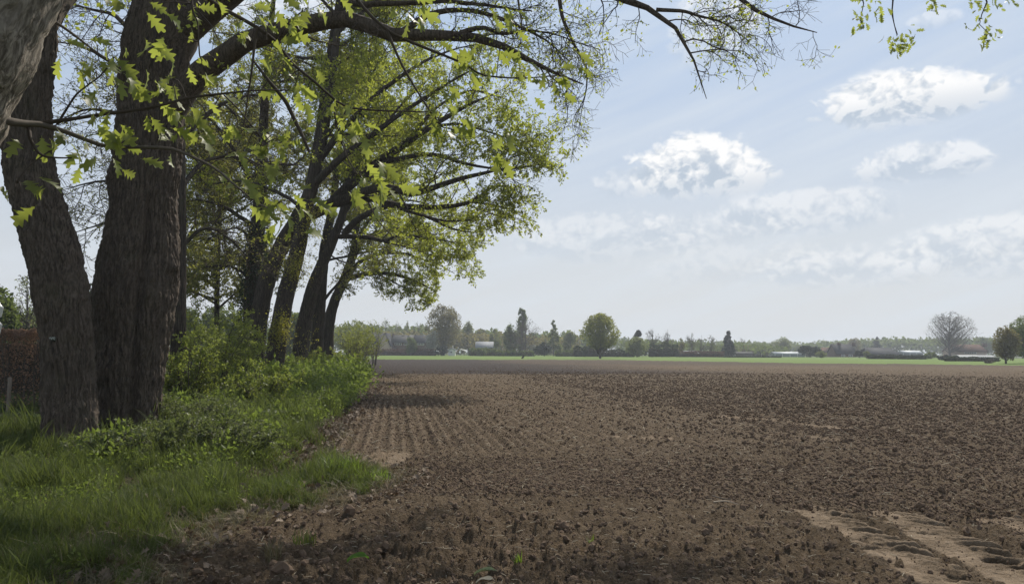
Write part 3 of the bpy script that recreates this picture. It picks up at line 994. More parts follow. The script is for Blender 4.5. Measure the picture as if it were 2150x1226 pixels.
LB = [
    [(352, 235, 13.5, .30), (395, 180, 13.4, .24), (443, 138, 13.3, .21), (497, 105, 13.1, .19), (527, 80, 13, .18), (600, 60, 12.8, .17), (681, 40, 12.6, .155), (727, 42, 12.5, .145),
     (782, 59, 12.3, .13), (840, 73, 12.1, .12), (899, 69, 12, .10), (966, 71, 11.8, .085), (1033, 88, 11.6, .065), (1092, 117, 11.4, .05), (1150, 150, 11.3, .03), (1225, 182, 11.2, .010)],
    [(390, 60, 13.5, .30), (520, -40, 13, .22), (640, -70, 12.8, .19), (800, -85, 12.5, .16), (1000, -78, 12.3, .13), (1180, -52, 12, .10), (1290, -2, 11.8, .07), (1322, 21, 11.8, .055),
     (1378, 21, 11.7, .045), (1410, 47, 11.6, .036), (1438, 88, 11.5, .028), (1452, 121, 11.5, .02), (1476, 153, 11.4, .012), (1484, 205, 11.4, .005)],
    [(1378, 21, 11.7, .035), (1430, 24, 11.6, .03), (1475, 37, 11.5, .022), (1522, 51, 11.4, .015), (1570, 85, 11.3, .007)],
    [(1000, -78, 12.3, .09), (1250, -120, 12, .07), (1450, -90, 11.9, .055), (1555, 0, 11.8, .04), (1606, 37, 11.7, .028), (1662, 60, 11.6, .018), (1712, 72, 11.5, .007)],
    [(1110, -64, 12.1, .06), (1165, -30, 12, .04), (1180, 40, 11.9, .03), (1206, 93, 11.9, .022), (1232, 150, 11.8, .014), (1226, 215, 11.8, .008), (1215, 270, 11.8, .004)],
    [(840, 73, 12.1, .07), (905, 30, 12.0, .05), (985, 25, 11.9, .04), (1065, 45, 11.8, .03), (1140, 80, 11.7, .018), (1200, 130, 11.6, .008)],
    [(640, -70, 12.8, .09), (720, 0, 12.4, .06), (800, 10, 12.2, .05), (900, 0, 12.0, .04), (1010, 10, 11.9, .03), (1120, 20, 11.8, .012)],
    [(966, 71, 11.8, .05), (1010, 60, 11.7, .04), (1060, 70, 11.5, .03), (1110, 65, 11.4, .02), (1170, 75, 11.3, .012), (1262, 105, 11.2, .006)],
    [(1250, -120, 12, .07), (1500, -150, 11.4, .055), (1700, -130, 10.6, .035), (1780, -70, 10.2, .02), (1812, 0, 10.0, .009), (1808, 45, 9.9, .004)],
    [(1700, -130, 10.6, .03), (1820, -110, 10.1, .02), (1872, -30, 9.9, .012), (1872, 30, 9.9, .008), (1884, 75, 9.8, .004)],
    [(1700, -130, 10.6, .03), (1900, -130, 10.0, .022), (2030, -60, 9.8, .015), (2072, 8, 9.7, .010), (2048, 42, 9.7, .006), (2078, 74, 9.7, .003)],
]
lB = [rows3(r) for r in LB]
fine = crown_for(treeB, lB[:8], rng, MAT['twig'], MAT['young'], (17, 6, 3), (0.050, 2), rmin=0.0032, lmin=0.30, lmin1=0.55, up=(-0.07, -0.03, 0.0), limb_mat=MAT['bark'],
                 ratio=((0.08, 0.22), (0.28, 0.5), (0.35, 0.6)), wig=(0.26, 0.30, 0.3), limb_amp=0.05, leaf_down=0.3, skip_leaf=0.15, t0=0.25, lean_leaf=0.7)
lB2 = auto_limbs(CBf, rng, 4, (0.60, 0.97), (4.0, 7.0), (5, 50), 0.3, PI, r=0.18)
crown_for(treeB, lB2, rng, MAT['twig'], MAT['young'], (8, 5, 2), (0.12, 3), limb_mat=MAT['bark'], lmin=0.5)
for c in lB[8:]:
    S = limb_curve(c, 18, rng, 0.04)
    V, F = tubes(S[None, :, :3], S[None, :, 3], 6)
    link('limb', mesh_np('limb', V, F, True, None, [MAT['twig']]), treeB)

# ---- big lobed leaves, one mesh per variant
def lobed_leaf(name, rng, curl=0.3, mat=None, narrow=1.0, fold=0.10):
    """pinnately lobed oak leaf, stalk at the origin, blade along +X"""
    k1, ph, tw = rng.uniform(0.6, 1.4), rng.uniform(0, 6), rng.uniform(-0.7, 0.7)
    n = 34
    t = np.linspace(0.10, 1.0, n)
    env = 0.34 * np.sin(PI * np.clip((t - 0.10) / 0.92, 0, 1)) ** 0.75 * (0.75 + 0.45 * t)
    lob = (((t - 0.16) * 4.4) % 1.0)                       # saw teeth: slow rise, quick fall
    w_ = env * (0.30 + 0.80 * lob ** 1.3) + 0.006
    def bend(x, y):
        z = -0.5 * curl * k1 * x * x + fold * np.abs(y) * 1.2 + 0.03 * np.sin(9 * x + ph) * (np.abs(y) * 4)
        a_ = tw * x
        return np.stack([x * (1 - 0.12 * curl * x), y * np.cos(a_) - z * np.sin(a_) * 0.5, z + y * np.sin(a_)], -1)
    fwd = 0.22 * w_                                        # lobes lean towards the tip
    L = bend(np.minimum(t + fwd, 1.0), w_ * narrow)
    R_ = bend(np.minimum(t + fwd, 1.0), -w_ * narrow * rng.uniform(0.85, 1.1))
    Mi = bend(t, 0 * t)
    stalk = np.array([[0, -0.006, 0], [0, 0.006, 0]])
    V = np.concatenate([Mi, L, R_, stalk])
    i = np.arange(n - 1)
    F = np.concatenate([np.stack([i, i + 1, n + i + 1, n + i], 1), np.stack([i, 2 * n + i, 2 * n + i + 1, i + 1], 1), np.array([[3 * n, 2 * n, n, 3 * n + 1]])])
    return mesh_np(name, V, F, True, None, [mat])
lr = np.random.default_rng(55)
LEAVES = [lobed_leaf('leaf', lr, lr.uniform(0.2, 1.3), MAT['big_leaf'], 0.95, 0.25) for _ in range(9)]
def hang_leaves(root_part, centres, count, size, rng, spread=0.35, wind=(0.55, -0.25, -0.55), cap=999):
    n = 0
    for c in centres:
        for k in range(count):
            if n >= cap:
                return n
            o = bpy.data.objects.new('leaf', LEAVES[rng.integers(0, len(LEAVES))])
            COL.objects.link(o)
            o.parent = root_part
            d = Vector((wind[0] + rng.normal() * 0.55, wind[1] + rng.normal() * 0.5, wind[2] + rng.normal() * 0.45)).normalized()
            q = d.to_track_quat('X', 'Z')
            o.rotation_mode = 'QUATERNION'
            from mathutils import Quaternion
            o.rotation_quaternion = q @ Quaternion((1, 0, 0), rng.uniform(-1.9, 1.9))
            s = size * rng.uniform(0.65, 1.25)
            o.scale = (s, s, s)
            o.location = Vector([float(v) for v in (c + rng.normal(size=3) * size * spread)])
            n += 1
    return n
br = link('branch', (lambda S: mesh_np('branch', *tubes(S[None, :, :3], S[None, :, 3], 5), True, None, [MAT['twig']]))(limb_curve(lB[9], 14, rng, 0.03)), treeB)
hang_leaves(br, [at(px, py, 9.8) for px, py in [(1808, 12), (1800, 30), (1822, 25), (1838, 12), (1812, 48), (1846, 18), (1797, 50), (1872, 78), (1885, 92), (1900, 66), (1915, 78), (1880, 100),
                 (1893, 84), (1955, 3), (1966, 6), (2040, 4), (2060, 8), (2092, 4), (2115, 4), (2042, 50), (2058, 36), (2075, 78), (2082, 66), (2066, 84)]], 6, 0.105, rng, 0.5, (0.2, -0.1, -0.6))

# ---- the oak right beside the camera
rng = np.random.default_rng(202)
CF = np.array([[-3.65, 3.4, 0.0, .52], [-3.62, 3.4, 0.5, .44], [-3.45, 3.4, 1.2, .41], [-3.15, 3.4, 1.9, .40]])
CF = np.vstack([CF, rows3([(-205, 250, 3.35, .385), (-158, 150, 3.32, .375), (-112, 60, 3.3, .37), (-84, 0, 3.3, .365), (-20, -150, 3.3, .34), (10, -350, 3.35, .30), (40, -700, 3.5, .22), (60, -1200, 3.8, .10)])])
treeF = empty('oak_tree', base_of(CF), 'pale barked leaning oak trunk close by, cut off by the top left corner', 'tree', 'oaks in the row beside the field')
link('trunk', trunk_mesh('trunk', CF, 230, 100, MAT['bark_pale'], 0.030, 15, 0.1, 5), treeF)
FB = [  # branches close to the camera
    [(-150, 215, 3.35, .045), (-60, 240, 3.4, .030), (10, 254, 3.5, .022), (45, 258, 3.6, .018), (90, 262, 3.7, .015), (150, 282, 3.8, .012), (220, 306, 3.9, .011), (300, 308, 3.95, .010), (370, 316, 4.0, .009), (445, 350, 4.0, .007), (490, 386, 4.0, .006), (535, 422, 4.0, .004), (570, 440, 4.0, .003)],
    [(85, 259, 3.7, .012), (190, 244, 3.8, .009), (300, 229, 3.9, .008), (400, 206, 4.0, .007), (520, 192, 4.0, .005), (605, 190, 4.1, .003)],
    [(58, 262, 3.65, .010), (68, 300, 3.6, .008), (92, 328, 3.6, .006), (150, 332, 3.6, .003)],
    [(330, -190, 4.0, .03), (400, -40, 4.1, .016), (451, 8, 4.2, .012), (539, 59, 4.2, .011), (581, 88, 4.3, .010), (614, 134, 4.3, .009), (652, 167, 4.3, .008), (711, 218, 4.4, .007), (744, 228, 4.4, .006), (820, 232, 4.4, .005), (902, 236, 4.5, .003)],
    [(690, -190, 4.4, .03), (720, -60, 4.4, .014), (752, 0, 4.5, .011), (819, 67, 4.5, .010), (903, 105, 4.6, .009), (987, 142, 4.6, .007), (1016, 159, 4.7, .006), (1100, 163, 4.7, .005), (1170, 158, 4.8, .003)],
    [(811, 60, 4.5, .009), (840, 130, 4.5, .008), (874, 188, 4.5, .006), (903, 234, 4.5, .005), (930, 268, 4.5, .003)],
    [(539, 59, 4.2, .009), (531, 126, 4.2, .007), (522, 197, 4.2, .005), (510, 272, 4.2, .003)],
    [(702, 214, 4.4, .006), (706, 260, 4.4, .005), (727, 326, 4.4, .004), (750, 366, 4.4, .003)],
    [(395, -60, 4.0, .008), (404, 20, 4.0, .006), (414, 50, 4.0, .004), (420, 120, 4.0, .002)],
    [(-30, 60, 3.35, .02), (60, 20, 3.6, .012), (120, 50, 3.7, .008), (190, 100, 3.8, .005), (245, 140, 3.8, .003)],
    [(530, 126, 4.2, .006), (560, 165, 4.2, .009), (600, 215, 4.25, .012), (625, 265, 4.3, .011), (650, 320, 4.3, .008)],
    [(470, 200, 4.0, .004), (500, 230, 4.1, .004), (545, 285, 4.1, .003), (560, 300, 4.1, .002)],
    [(-20, -330, 3.4, .12), (150, -300, 3.8, .08), (330, -190, 4.0, .06), (520, -190, 4.2, .05), (690, -190, 4.4, .045), (900, -170, 4.7, .035), (1060, -90, 4.9, .016), (1100, 60, 4.9, .004)],
    [(120, 262, 3.75, .007), (160, 200, 3.75, .005), (210, 160, 3.75, .003), (240, 120, 3.75, .002)],
    [(130, 300, 3.75, .004), (60, 350, 3.6, .004), (35, 385, 3.55, .002)],
]
BR = []
for r in FB:
    S = limb_curve(rows3(r), 26, rng, 0.025)
    b = link('branch', mesh_np('branch', *tubes(S[None, :, :3], S[None, :, 3], 7), True, None, [MAT['twig_grey'] if r[0][3] > .011 and r[0][2] < 3.7 else MAT['twig']]), treeF)
    BR.append((b, S))
    # short side twigs
CENT = [(205, 100, 3.8), (222, 128, 3.8), (258, 150, 3.8), (262, 172, 3.8), (200, 155, 3.8), (155, 145, 3.75), (32, 392, 3.5), (45, 405, 3.5), (120, 295, 3.7), (150, 290, 3.7), (212, 258, 3.8),
        (232, 250, 3.8), (200, 318, 3.85), (215, 340, 3.85), (262, 285, 3.9), (270, 310, 3.9), (283, 25, 4.0), (240, 10, 3.9), (350, 95, 4.0), (365, 165, 4.0), (352, 150, 4.0), (335, 232, 4.0), (360, 228, 4.0), (345, 285, 4.0),
        (395, 110, 4.1), (420, 35, 4.1), (425, 150, 4.1), (432, 215, 4.1), (470, 140, 4.1), (405, 240, 4.0), (478, 45, 4.2), (500, 70, 4.2), (545, 35, 4.2), (575, 20, 4.2), (600, 45, 4.2), (620, 75, 4.2), (560, 85, 4.2),
        (620, 180, 4.3), (640, 200, 4.3), (605, 170, 4.3), (500, 290, 4.1), (520, 300, 4.1), (560, 280, 4.2), (585, 290, 4.2), (600, 305, 4.2), (570, 310, 4.2), (545, 325, 4.2),
        (480, 345, 4.1), (735, 245, 4.4), (700, 235, 4.4), (725, 262, 4.4), (745, 385, 4.4), (765, 390, 4.4), (790, 370, 4.4), (800, 365, 4.4), (815, 360, 4.4),
        (535, 420, 4.0), (560, 440, 4.0), (585, 440, 4.0), (600, 430, 4.0), (615, 425, 4.0), (575, 455, 4.0), (905, 225, 4.5), (925, 240, 4.5), (940, 240, 4.5), (945, 180, 4.5), (915, 250, 4.5),
        (930, 105, 4.6), (960, 125, 4.6), (985, 150, 4.6), (1040, 300, 4.6), (1055, 320, 4.6), (1100, 160, 4.7), (1135, 165, 4.7), (1160, 175, 4.8), (1175, 160, 4.8), (860, 20, 4.5), (880, 30, 4.5), (1045, 40, 4.8), (1075, 25, 4.8), (1080, 80, 4.8),
        (1215, 120, 4.9), (680, 20, 4.3), (640, 20, 4.3), (1000, 110, 4.7), (1050, 105, 4.7)]
allS = np.concatenate([s[:, :3] for _, s in BR])
own = np.concatenate([np.full(len(s), i) for i, (_, s) in enumerate(BR)])
tot = 0
spur = {}
for (px, py, d) in CENT:
    c = at(px, py, d)
    j = int(np.argmin(np.linalg.norm(allS - c, axis=1)))
    i = int(own[j])
    spur.setdefault(i, []).append(np.array([np.append(allS[j], .0032), np.append((allS[j] + c) / 2 + np.array([0, 0, 0.03]), .0026), np.append(c, .0018)]))
    k = 3 if rng.random() < 0.5 else 4
    tot += hang_leaves(BR[i][0], [c], k, 0.130, rng, 0.45, (0.55, -0.15, -0.55), cap=300 - tot)
for i, lst in spur.items():
    S = np.stack([catmull(c, 6) for c in lst])
    V, F = tubes(S[:, :, :3], S[:, :, 3], 4)
    o = link('spur_twigs', mesh_np('spur_twigs', V, F, True, None, [MAT['twig']]), BR[i][0])
    o['kind'] = 'stuff'
    o.location = (0, 0, 0)

# number tag on the curved oak
pt = at(110, 712, 11.70)
tg = empty('number_tag', pt, 'tiny dark tag with pale characters nailed to the curved oak trunk', 'tag')
def boxm(name, c, s, mat, rz=0.0, bevel=0.0):
    x, y, z = s[0] / 2, s[1] / 2, s[2] / 2
    V = np.array([[-x, -y, -z], [x, -y, -z], [x, y, -z], [-x, y, -z], [-x, -y, z], [x, -y, z], [x, y, z], [-x, y, z]], float)
    if rz:
        cr, sr = math.cos(rz), math.sin(rz)
        V[:, :2] = np.stack([V[:, 0] * cr - V[:, 1] * sr, V[:, 0] * sr + V[:, 1] * cr], 1)
    F = np.array([[0, 3, 2, 1], [4, 5, 6, 7], [0, 1, 5, 4], [1, 2, 6, 5], [2, 3, 7, 6], [3, 0, 4, 7]])
    return mesh_np(name, V + np.asarray(c), F, False, None, [mat])
MAT['tag'] = mat_plain('dark_tag', (0.02, 0.022, 0.018), 0.5)
MAT['tagtext'] = mat_plain('pale_tag_lettering', (0.42, 0.44, 0.38), 0.6)
link('plate', boxm('plate', pt, (0.135, 0.006, 0.07), MAT['tag'], -0.35), tg)
cu = bpy.data.curves.new('lettering', 'FONT')
cu.body = 'VV92'
cu.size = 0.062
cu.align_x = 'CENTER'
cu.align_y = 'CENTER'
cu.extrude = 0.001
cu.materials.append(MAT['tagtext'])
_tmp = bpy.data.objects.new('lettering_curve', cu)
lm = bpy.data.meshes.new_from_object(_tmp)
bpy.data.objects.remove(_tmp)
lt = bpy.data.objects.new('lettering', lm)
COL.objects.link(lt)
lt.parent = tg
lt.rotation_euler = (PI / 2, 0, -0.35)
lt.location = (-0.0017, -0.0048, 0.008)

# ---- the clump of oaks farther down the row
def row_tree(label, C, trunk_k, seed, limbs, top, dxy, auto, m, leaf, mat_leafs, flare=0.12, furrow=0.03, n=150, auto_kw=None, skip=0.1, tint=None, twig=None, trunk_mat=None):
    rg = np.random.default_rng(seed)
    C = rows3(C)
    Cx = extend(C, top, 0.07, *dxy)
    root = empty('oak_tree', base_of(C), label, 'tree', 'oaks in the row beside the field')
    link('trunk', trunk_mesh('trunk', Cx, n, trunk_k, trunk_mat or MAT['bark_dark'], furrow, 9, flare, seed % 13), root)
    ls = [rows3(r) for r in limbs] + auto_limbs(Cx, rg, auto, **(auto_kw or dict(t_rng=(0.5, 0.98), length=(4, 7), elev=(0, 50))))
    crown_for(root, ls, rg, twig or MAT['twig'], mat_leafs, m, leaf, skip_leaf=skip, leaf_tint=tint, rmin=0.007, lmin=0.7, lmin1=1.25)
    return root, Cx
LC2 = [
    [(622, 462, 36, .36), (690, 432, 35.5, .30), (727, 395, 35, .26), (790, 346, 34.5, .21), (853, 298, 34, .17), (920, 264, 33.5, .13), (1008, 218, 33, .08), (1080, 190, 33, .02)],
    [(640, 455, 36, .30), (700, 426, 35, .25), (803, 394, 34, .20), (878, 405, 33.5, .16), (970, 382, 33, .12), (1066, 360, 32.5, .07), (1150, 352, 32, .02)],
    [(632, 458, 36, .28), (700, 430, 35.5, .22), (773, 415, 35, .18), (824, 431, 34.5, .16), (928, 436, 34, .12), (1008, 424, 33.5, .09), (1070, 393, 33, .05), (1125, 402, 32.7, .02)],
    [(790, 346, 34.5, .13), (845, 331, 34, .12), (937, 326, 33.5, .10), (1008, 347, 33, .07), (1112, 356, 32.5, .03), (1185, 345, 32.3, .012)],
    [(920, 264, 33.5, .08), (985, 262, 33, .06), (1060, 280, 32.5, .04), (1150, 300, 32, .02)],
    [(853, 298, 34, .10), (930, 225, 34.5, .07), (1020, 190, 35, .05), (1100, 210, 35, .02)],
    [(820, 430, 34.5, .08), (900, 455, 34, .06), (980, 465, 33.5, .04), (1060, 450, 33, .02)],
    [(1008, 424, 33.5, .05), (1060, 430, 33, .03), (1110, 440, 32.8, .015)],
    [(1066, 360, 32.5, .05), (1115, 330, 32.3, .03), (1180, 318, 32, .012)],
    [(700, 426, 35, .12), (780, 300, 36, .09), (850, 215, 37, .06), (930, 150, 38, .03)],
]
LC2 = [[(850 + (q[0] - 850) * 0.86 if q[0] > 850 else q[0],) + tuple(q[1:]) for q in r_] for r_ in LC2]
tC2, _ = row_tree('leaning oak whose long low limbs reach farthest over the field', [(541, 800, 36.5, 0.554), (536, 740, 36.4, 0.487), (545, 660, 36.3, 0.437), (562, 585, 36.2, 0.412), (590, 520, 36.1, 0.386), (622, 462, 36, 0.353), (650, 400, 36.2, 0.286), (668, 300, 36.5, 0.235)],
                  28, 301, LC2, 24, (1.5, 0.5), 11, (11, 7, 3), (0.125, 12), MAT['young'], auto_kw=dict(t_rng=(0.55, 0.98), length=(4, 6.6), elev=(0, 45), azc=1.3, azs=1.4), skip=0.05)
LC3 = [
    [(655, 390, 34, .20), (720, 330, 33.5, .16), (800, 270, 33, .12), (900, 200, 32.5, .08), (1000, 140, 32, .03)],
    [(668, 340, 34, .18), (740, 250, 34, .14), (830, 170, 34, .10), (930, 110, 34, .05), (1010, 90, 34, .02)],
    [(640, 440, 34, .10), (575, 400, 34.5, .08), (500, 380, 35, .05), (430, 390, 35, .02)],
]
tC3, _ = row_tree('stout oak with a bare lower trunk, in front of the ivy-clad one', [(570, 818, 34.2, 0.504), (572, 800, 34.2, 0.454), (584, 706, 34, 0.420), (601, 618, 34, 0.386), (624, 530, 34, 0.353), (643, 440, 34, 0.311), (672, 320, 34, 0.252), (695, 180, 34, 0.202)],
                  30, 302, LC3, 24, (1.0, 0.6), 14, (11, 7, 3), (0.125, 12), MAT['young'], auto_kw=dict(t_rng=(0.45, 0.97), length=(4.5, 7.5), elev=(-5, 50), azc=0.8, azs=2.2), skip=0.12)
LC1 = [
    [(540, 480, 37.5, .12), (480, 440, 37, .09), (420, 420, 36.5, .05), (370, 430, 36, .02)],
    [(532, 590, 37.5, .10), (490, 560, 37, .06), (430, 560, 36.5, .04), (385, 590, 36, .015)],
    [(538, 520, 37.5, .09), (500, 480, 38, .06), (440, 500, 38.5, .04), (390, 520, 39, .015)],
    [(545, 420, 37.5, .14), (500, 330, 37, .10), (450, 260, 36.5, .06), (390, 220, 36, .03)],
]
tC1, _ = row_tree('upright oak with its trunk sheathed in dark ivy', [(531, 806, 37.6, 0.462), (527, 720, 37.5, 0.420), (529, 620, 37.5, 0.395), (536, 540, 37.5, 0.370), (543, 460, 37.5, 0.336), (550, 350, 37.5, 0.286), (556, 220, 37.5, 0.218)],
                  26, 303, LC1, 23, (0.3, 0.6), 12, (11, 6, 3), (0.13, 13), MAT['young_dark'], auto_kw=dict(t_rng=(0.40, 0.97), length=(4, 7), elev=(-10, 50), azc=-0.8, azs=2.2), skip=0.2)
# ivy on it
rg = np.random.default_rng(77)
Sx = catmull(rows3([(531, 806, 37.6, .55), (527, 720, 37.5, .52), (529, 620, 37.5, .49), (536, 540, 37.5, .44), (543, 470, 37.5, .38)]), 80)
k = rg.integers(0, 80, 5200)
a = rg.random(5200) * 2 * PI
pos = Sx[k, :3] + np.stack([np.cos(a), np.sin(a), rg.normal(size=5200) * 0.2], 1) * (Sx[k, 3:4] + rg.uniform(-0.05, 0.16, (5200, 1)))
V, F, A = leaves(pos, np.stack([np.cos(a), np.sin(a), -0.8 + 0 * a], 1) + rg.normal(size=(5200, 3)) * 0.4, rg.uniform(0.06, 0.13, 5200), rg, 0.9)
o = link('ivy', mesh_np('ivy', V, F, False, {'tint': A}, [MAT['ivy']]), tC1)
o['kind'] = 'stuff'
LD = [
    [(722, 492, 45.5, .22), (752, 460, 45, .20), (815, 434, 44.5, .16), (880, 450, 44, .11), (950, 480, 43.5, .06), (1000, 490, 43, .02)],
    [(712, 497, 45.5, .16), (769, 497, 45, .13), (806, 508, 44.7, .11), (844, 493, 44.4, .08), (905, 500, 44, .05), (970, 510, 43.5, .02)],
    [(697, 509, 46, .18), (740, 420, 46, .14), (800, 360, 46, .10), (880, 320, 46, .05)],
    [(806, 508, 44.7, .06), (860, 520, 44.3, .045), (920, 540, 44, .03), (960, 550, 43.8, .012)],
]
row_tree('forked oak leaning right behind the first clump of trunks', [(628, 770, 46.5, 0.521), (636, 700, 46.4, 0.487), (648, 640, 46.3, 0.437), (664, 584, 46.2, 0.386), (697, 509, 46, 0.302), (722, 440, 46, 0.235), (735, 350, 46, 0.185)],
         20, 304, LD, 22, (1.2, 0.5), 10, (11, 7, 3), (0.14, 14), MAT['young'], auto_kw=dict(t_rng=(0.5, 0.97), length=(4.5, 7.5), elev=(-5, 45), azc=1.2, azs=1.8), skip=0.1, n=110)
LE = [[(672, 640, 53, .12), (705, 600, 52.5, .09), (740, 560, 52, .06), (790, 530, 51.5, .02)]]
row_tree('slim upright oak seen between the forked and the drooping oak', [(660, 775, 53, .50), (668, 690, 53, .46), (674, 600, 53, .42), (682, 520, 53, .36), (700, 420, 53, .28)],
         16, 305, LE, 21, (0.8, 0.5), 12, (9, 7, 3), (0.14, 10), MAT['young_dark'], auto_kw=dict(t_rng=(0.35, 0.97), length=(4, 7), elev=(-10, 45), azc=1.0, azs=2.4), skip=0.15, n=90)
LF = [
    [(718, 597, 57.5, .24), (739, 581, 57, .22), (789, 572, 56.5, .17), (852, 584, 56, .11), (915, 612, 55.5, .03)],
    [(724, 590, 57.5, .20), (760, 548, 57, .16), (830, 530, 56.5, .11), (900, 548, 56, .06), (955, 575, 55.5, .02)],
    [(730, 570, 57.5, .18), (770, 500, 57, .14), (840, 480, 56.5, .10), (920, 500, 56, .05), (965, 530, 55.5, .02)],
    [(735, 560, 57.5, .16), (780, 450, 57, .12), (850, 420, 57, .08), (930, 440, 57, .03)],
    [(789, 572, 56.5, .08), (840, 600, 56, .05), (890, 622, 55.6, .02)],
]
row_tree('last oak of the row with a low drooping yellow-green crown', [(686, 768, 58, .50), (690, 690, 58, .44), (700, 640, 58, .40), (718, 597, 57.8, .36), (738, 540, 57.6, .28), (752, 460, 57.4, .2)],
         16, 306, LF, 19, (1.2, 0.5), 8, (11, 7, 3), (0.155, 14), MAT['young'], auto_kw=dict(t_rng=(0.5, 0.97), length=(4.5, 7.5), elev=(-10, 40), azc=1.3, azs=1.6), skip=0.05, n=90)
LG = [
    [(378, 330, 21, .10), (300, 260, 21, .07), (200, 230, 21, .04), (130, 250, 21, .012)],
    [(377, 420, 21, .09), (300, 380, 21.5, .06), (210, 380, 22, .035), (130, 400, 22, .01)],
    [(377, 300, 21, .10), (280, 170, 21, .07), (180, 100, 21, .04), (120, 90, 21, .012)],
    [(377, 260, 21, .10), (270, 60, 21.5, .07), (190, 20, 22, .04), (120, 0, 22, .012)],
    [(377, 480, 21, .07), (300, 460, 21.5, .05), (220, 470, 22, .03), (150, 490, 22, .01)],
    [(377, 400, 21, .08), (430, 340, 22, .06), (500, 330, 23, .04), (560, 350, 24, .012)],
    [(377, 300, 21, .08), (450, 230, 22, .06), (520, 200, 23, .04), (600, 210, 24, .012)],
    [(377, 520, 21, .06), (430, 480, 21.5, .045), (480, 500, 22, .03), (520, 540, 22.5, .01)],
]
row_tree('slender tree half hidden behind the huge straight oak, with fine budding twigs', [(372, 850, 21.2, .24), (375, 700, 21, .21), (377, 560, 21, .19), (378, 420, 21, .17), (377, 260, 21, .15), (375, 60, 21, .12)],
         16, 307, LG, 17, (0.3, 0.5), 5, (14, 7, 3), (0.065, 5), MAT['young_dark'], auto_kw=dict(t_rng=(0.6, 0.97), length=(3, 5), elev=(0, 45)), skip=0.35, furrow=0.015)
LH = [
    [(455, 500, 48, .12), (420, 470, 47, .09), (390, 500, 46, .04), (370, 560, 45, .015)],
    [(458, 540, 48, .12), (430, 560, 46, .08), (400, 600, 45, .04), (380, 640, 44, .012)],
    [(460, 560, 48, .10), (490, 560, 46, .07), (515, 600, 45, .04), (525, 640, 44.5, .012)],
]
row_tree('spreading olive-leaved tree behind the shrubs between the two oak groups', [(452, 770, 48, .20), (455, 700, 48, .18), (456, 600, 48, .16), (460, 480, 48, .14), (465, 360, 48, .12)],
         14, 308, LH, 19, (0.5, 0.5), 34, (10, 7, 3), (0.14, 13), MAT['young_dark'], auto_kw=dict(t_rng=(0.20, 0.97), length=(3.5, 6.5), elev=(-28, 45)), skip=0.1, n=80)
# ================================================================ SHRUBS, BRAMBLES, UNDERGROWTH ON THE BANK
def shrub(name, label, x, y, h, r, rng, leaf_mat, leaf_n=4, leaf=0.07, stems=9, m=(7, 5), twig=None, cat='shrub', group=None, arch=0.0, up=0.10, wr=0.55, part='foliage', stem_r=0.016, skip=0.0):
    z = float(ground_z(x, y)[0][0]) if y < 170 else 0.0
    root = empty(name, (x, y, z), label, cat, group)
    P = []
    for i in range(stems):
        a = 2 * PI * (i + rng.random()) / stems
        rr_ = r * rng.uniform(0.35, 1.0)
        hh = h * rng.uniform(0.65, 1.05) * (1 - 0.25 * (rr_ / r) ** 2)
        b = np.array([x + 0.12 * r * math.cos(a), y + 0.12 * r * math.sin(a), z - 0.05])
        e = np.array([x + rr_ * math.cos(a), y + rr_ * math.sin(a), z + hh])
        mid = (b + e) / 2 + np.array([-0.1 * rr_ * math.cos(a), -0.1 * rr_ * math.sin(a), hh * 0.14 + arch * hh])
        e[2] -= arch * hh * 0.8
        P.append(np.column_stack([np.array([b, mid, e]), [stem_r * (0.6 + h / 4), stem_r * 0.7, 0.004]]))
    S = np.stack([limb_curve(c, 10, rng, 0.10) for c in P])
    acc = Acc()
    for i in range(stems):
        V, F = tubes(S[i:i + 1, :, :3], S[i:i + 1, :, 3], 5)
        link('stem', mesh_np('stem', V, F, True, None, [twig or MAT['twig']]), root)
    p1, r1 = kids(S[:, :, :3], S[:, :, 3], m[0], rng, (0.25, 0.5), (30, 70), 0.12, 4, up, 0.2, 0.6, 0.003)
    acc.add(*tubes(p1, r1, 3))
    p2, r2 = kids(p1, r1, m[1], rng, (0.35, 0.6), (30, 70), 0.15, 3, up * 0.5, 0.25, 0.7, 0.002)
    acc.add(*tubes(p2, r2, 3))
    o = link('twigs', acc.mesh('twigs', twig or MAT['twig'], False), root)
    o['kind'] = 'stuff'
    last = np.concatenate([p2, p1[:, 1:4]])
    if skip:
        last = last[rng.random(len(last)) > skip]
    lp, ld = on_twigs(last, leaf_n, rng, 0.1, 1.0, 0.1, leaf * 0.3)
    lp[:, 2] = np.maximum(lp[:, 2], z + 0.02)
    V, F, A = leaves(lp, ld, leaf * rng.uniform(0.55, 1.3, len(lp)), rng, wr)
    o = link(part, mesh_np(part, V, F, False, {'tint': A}, [leaf_mat]), root)
    o['kind'] = 'stuff'
    return root
rng = np.random.default_rng(404)
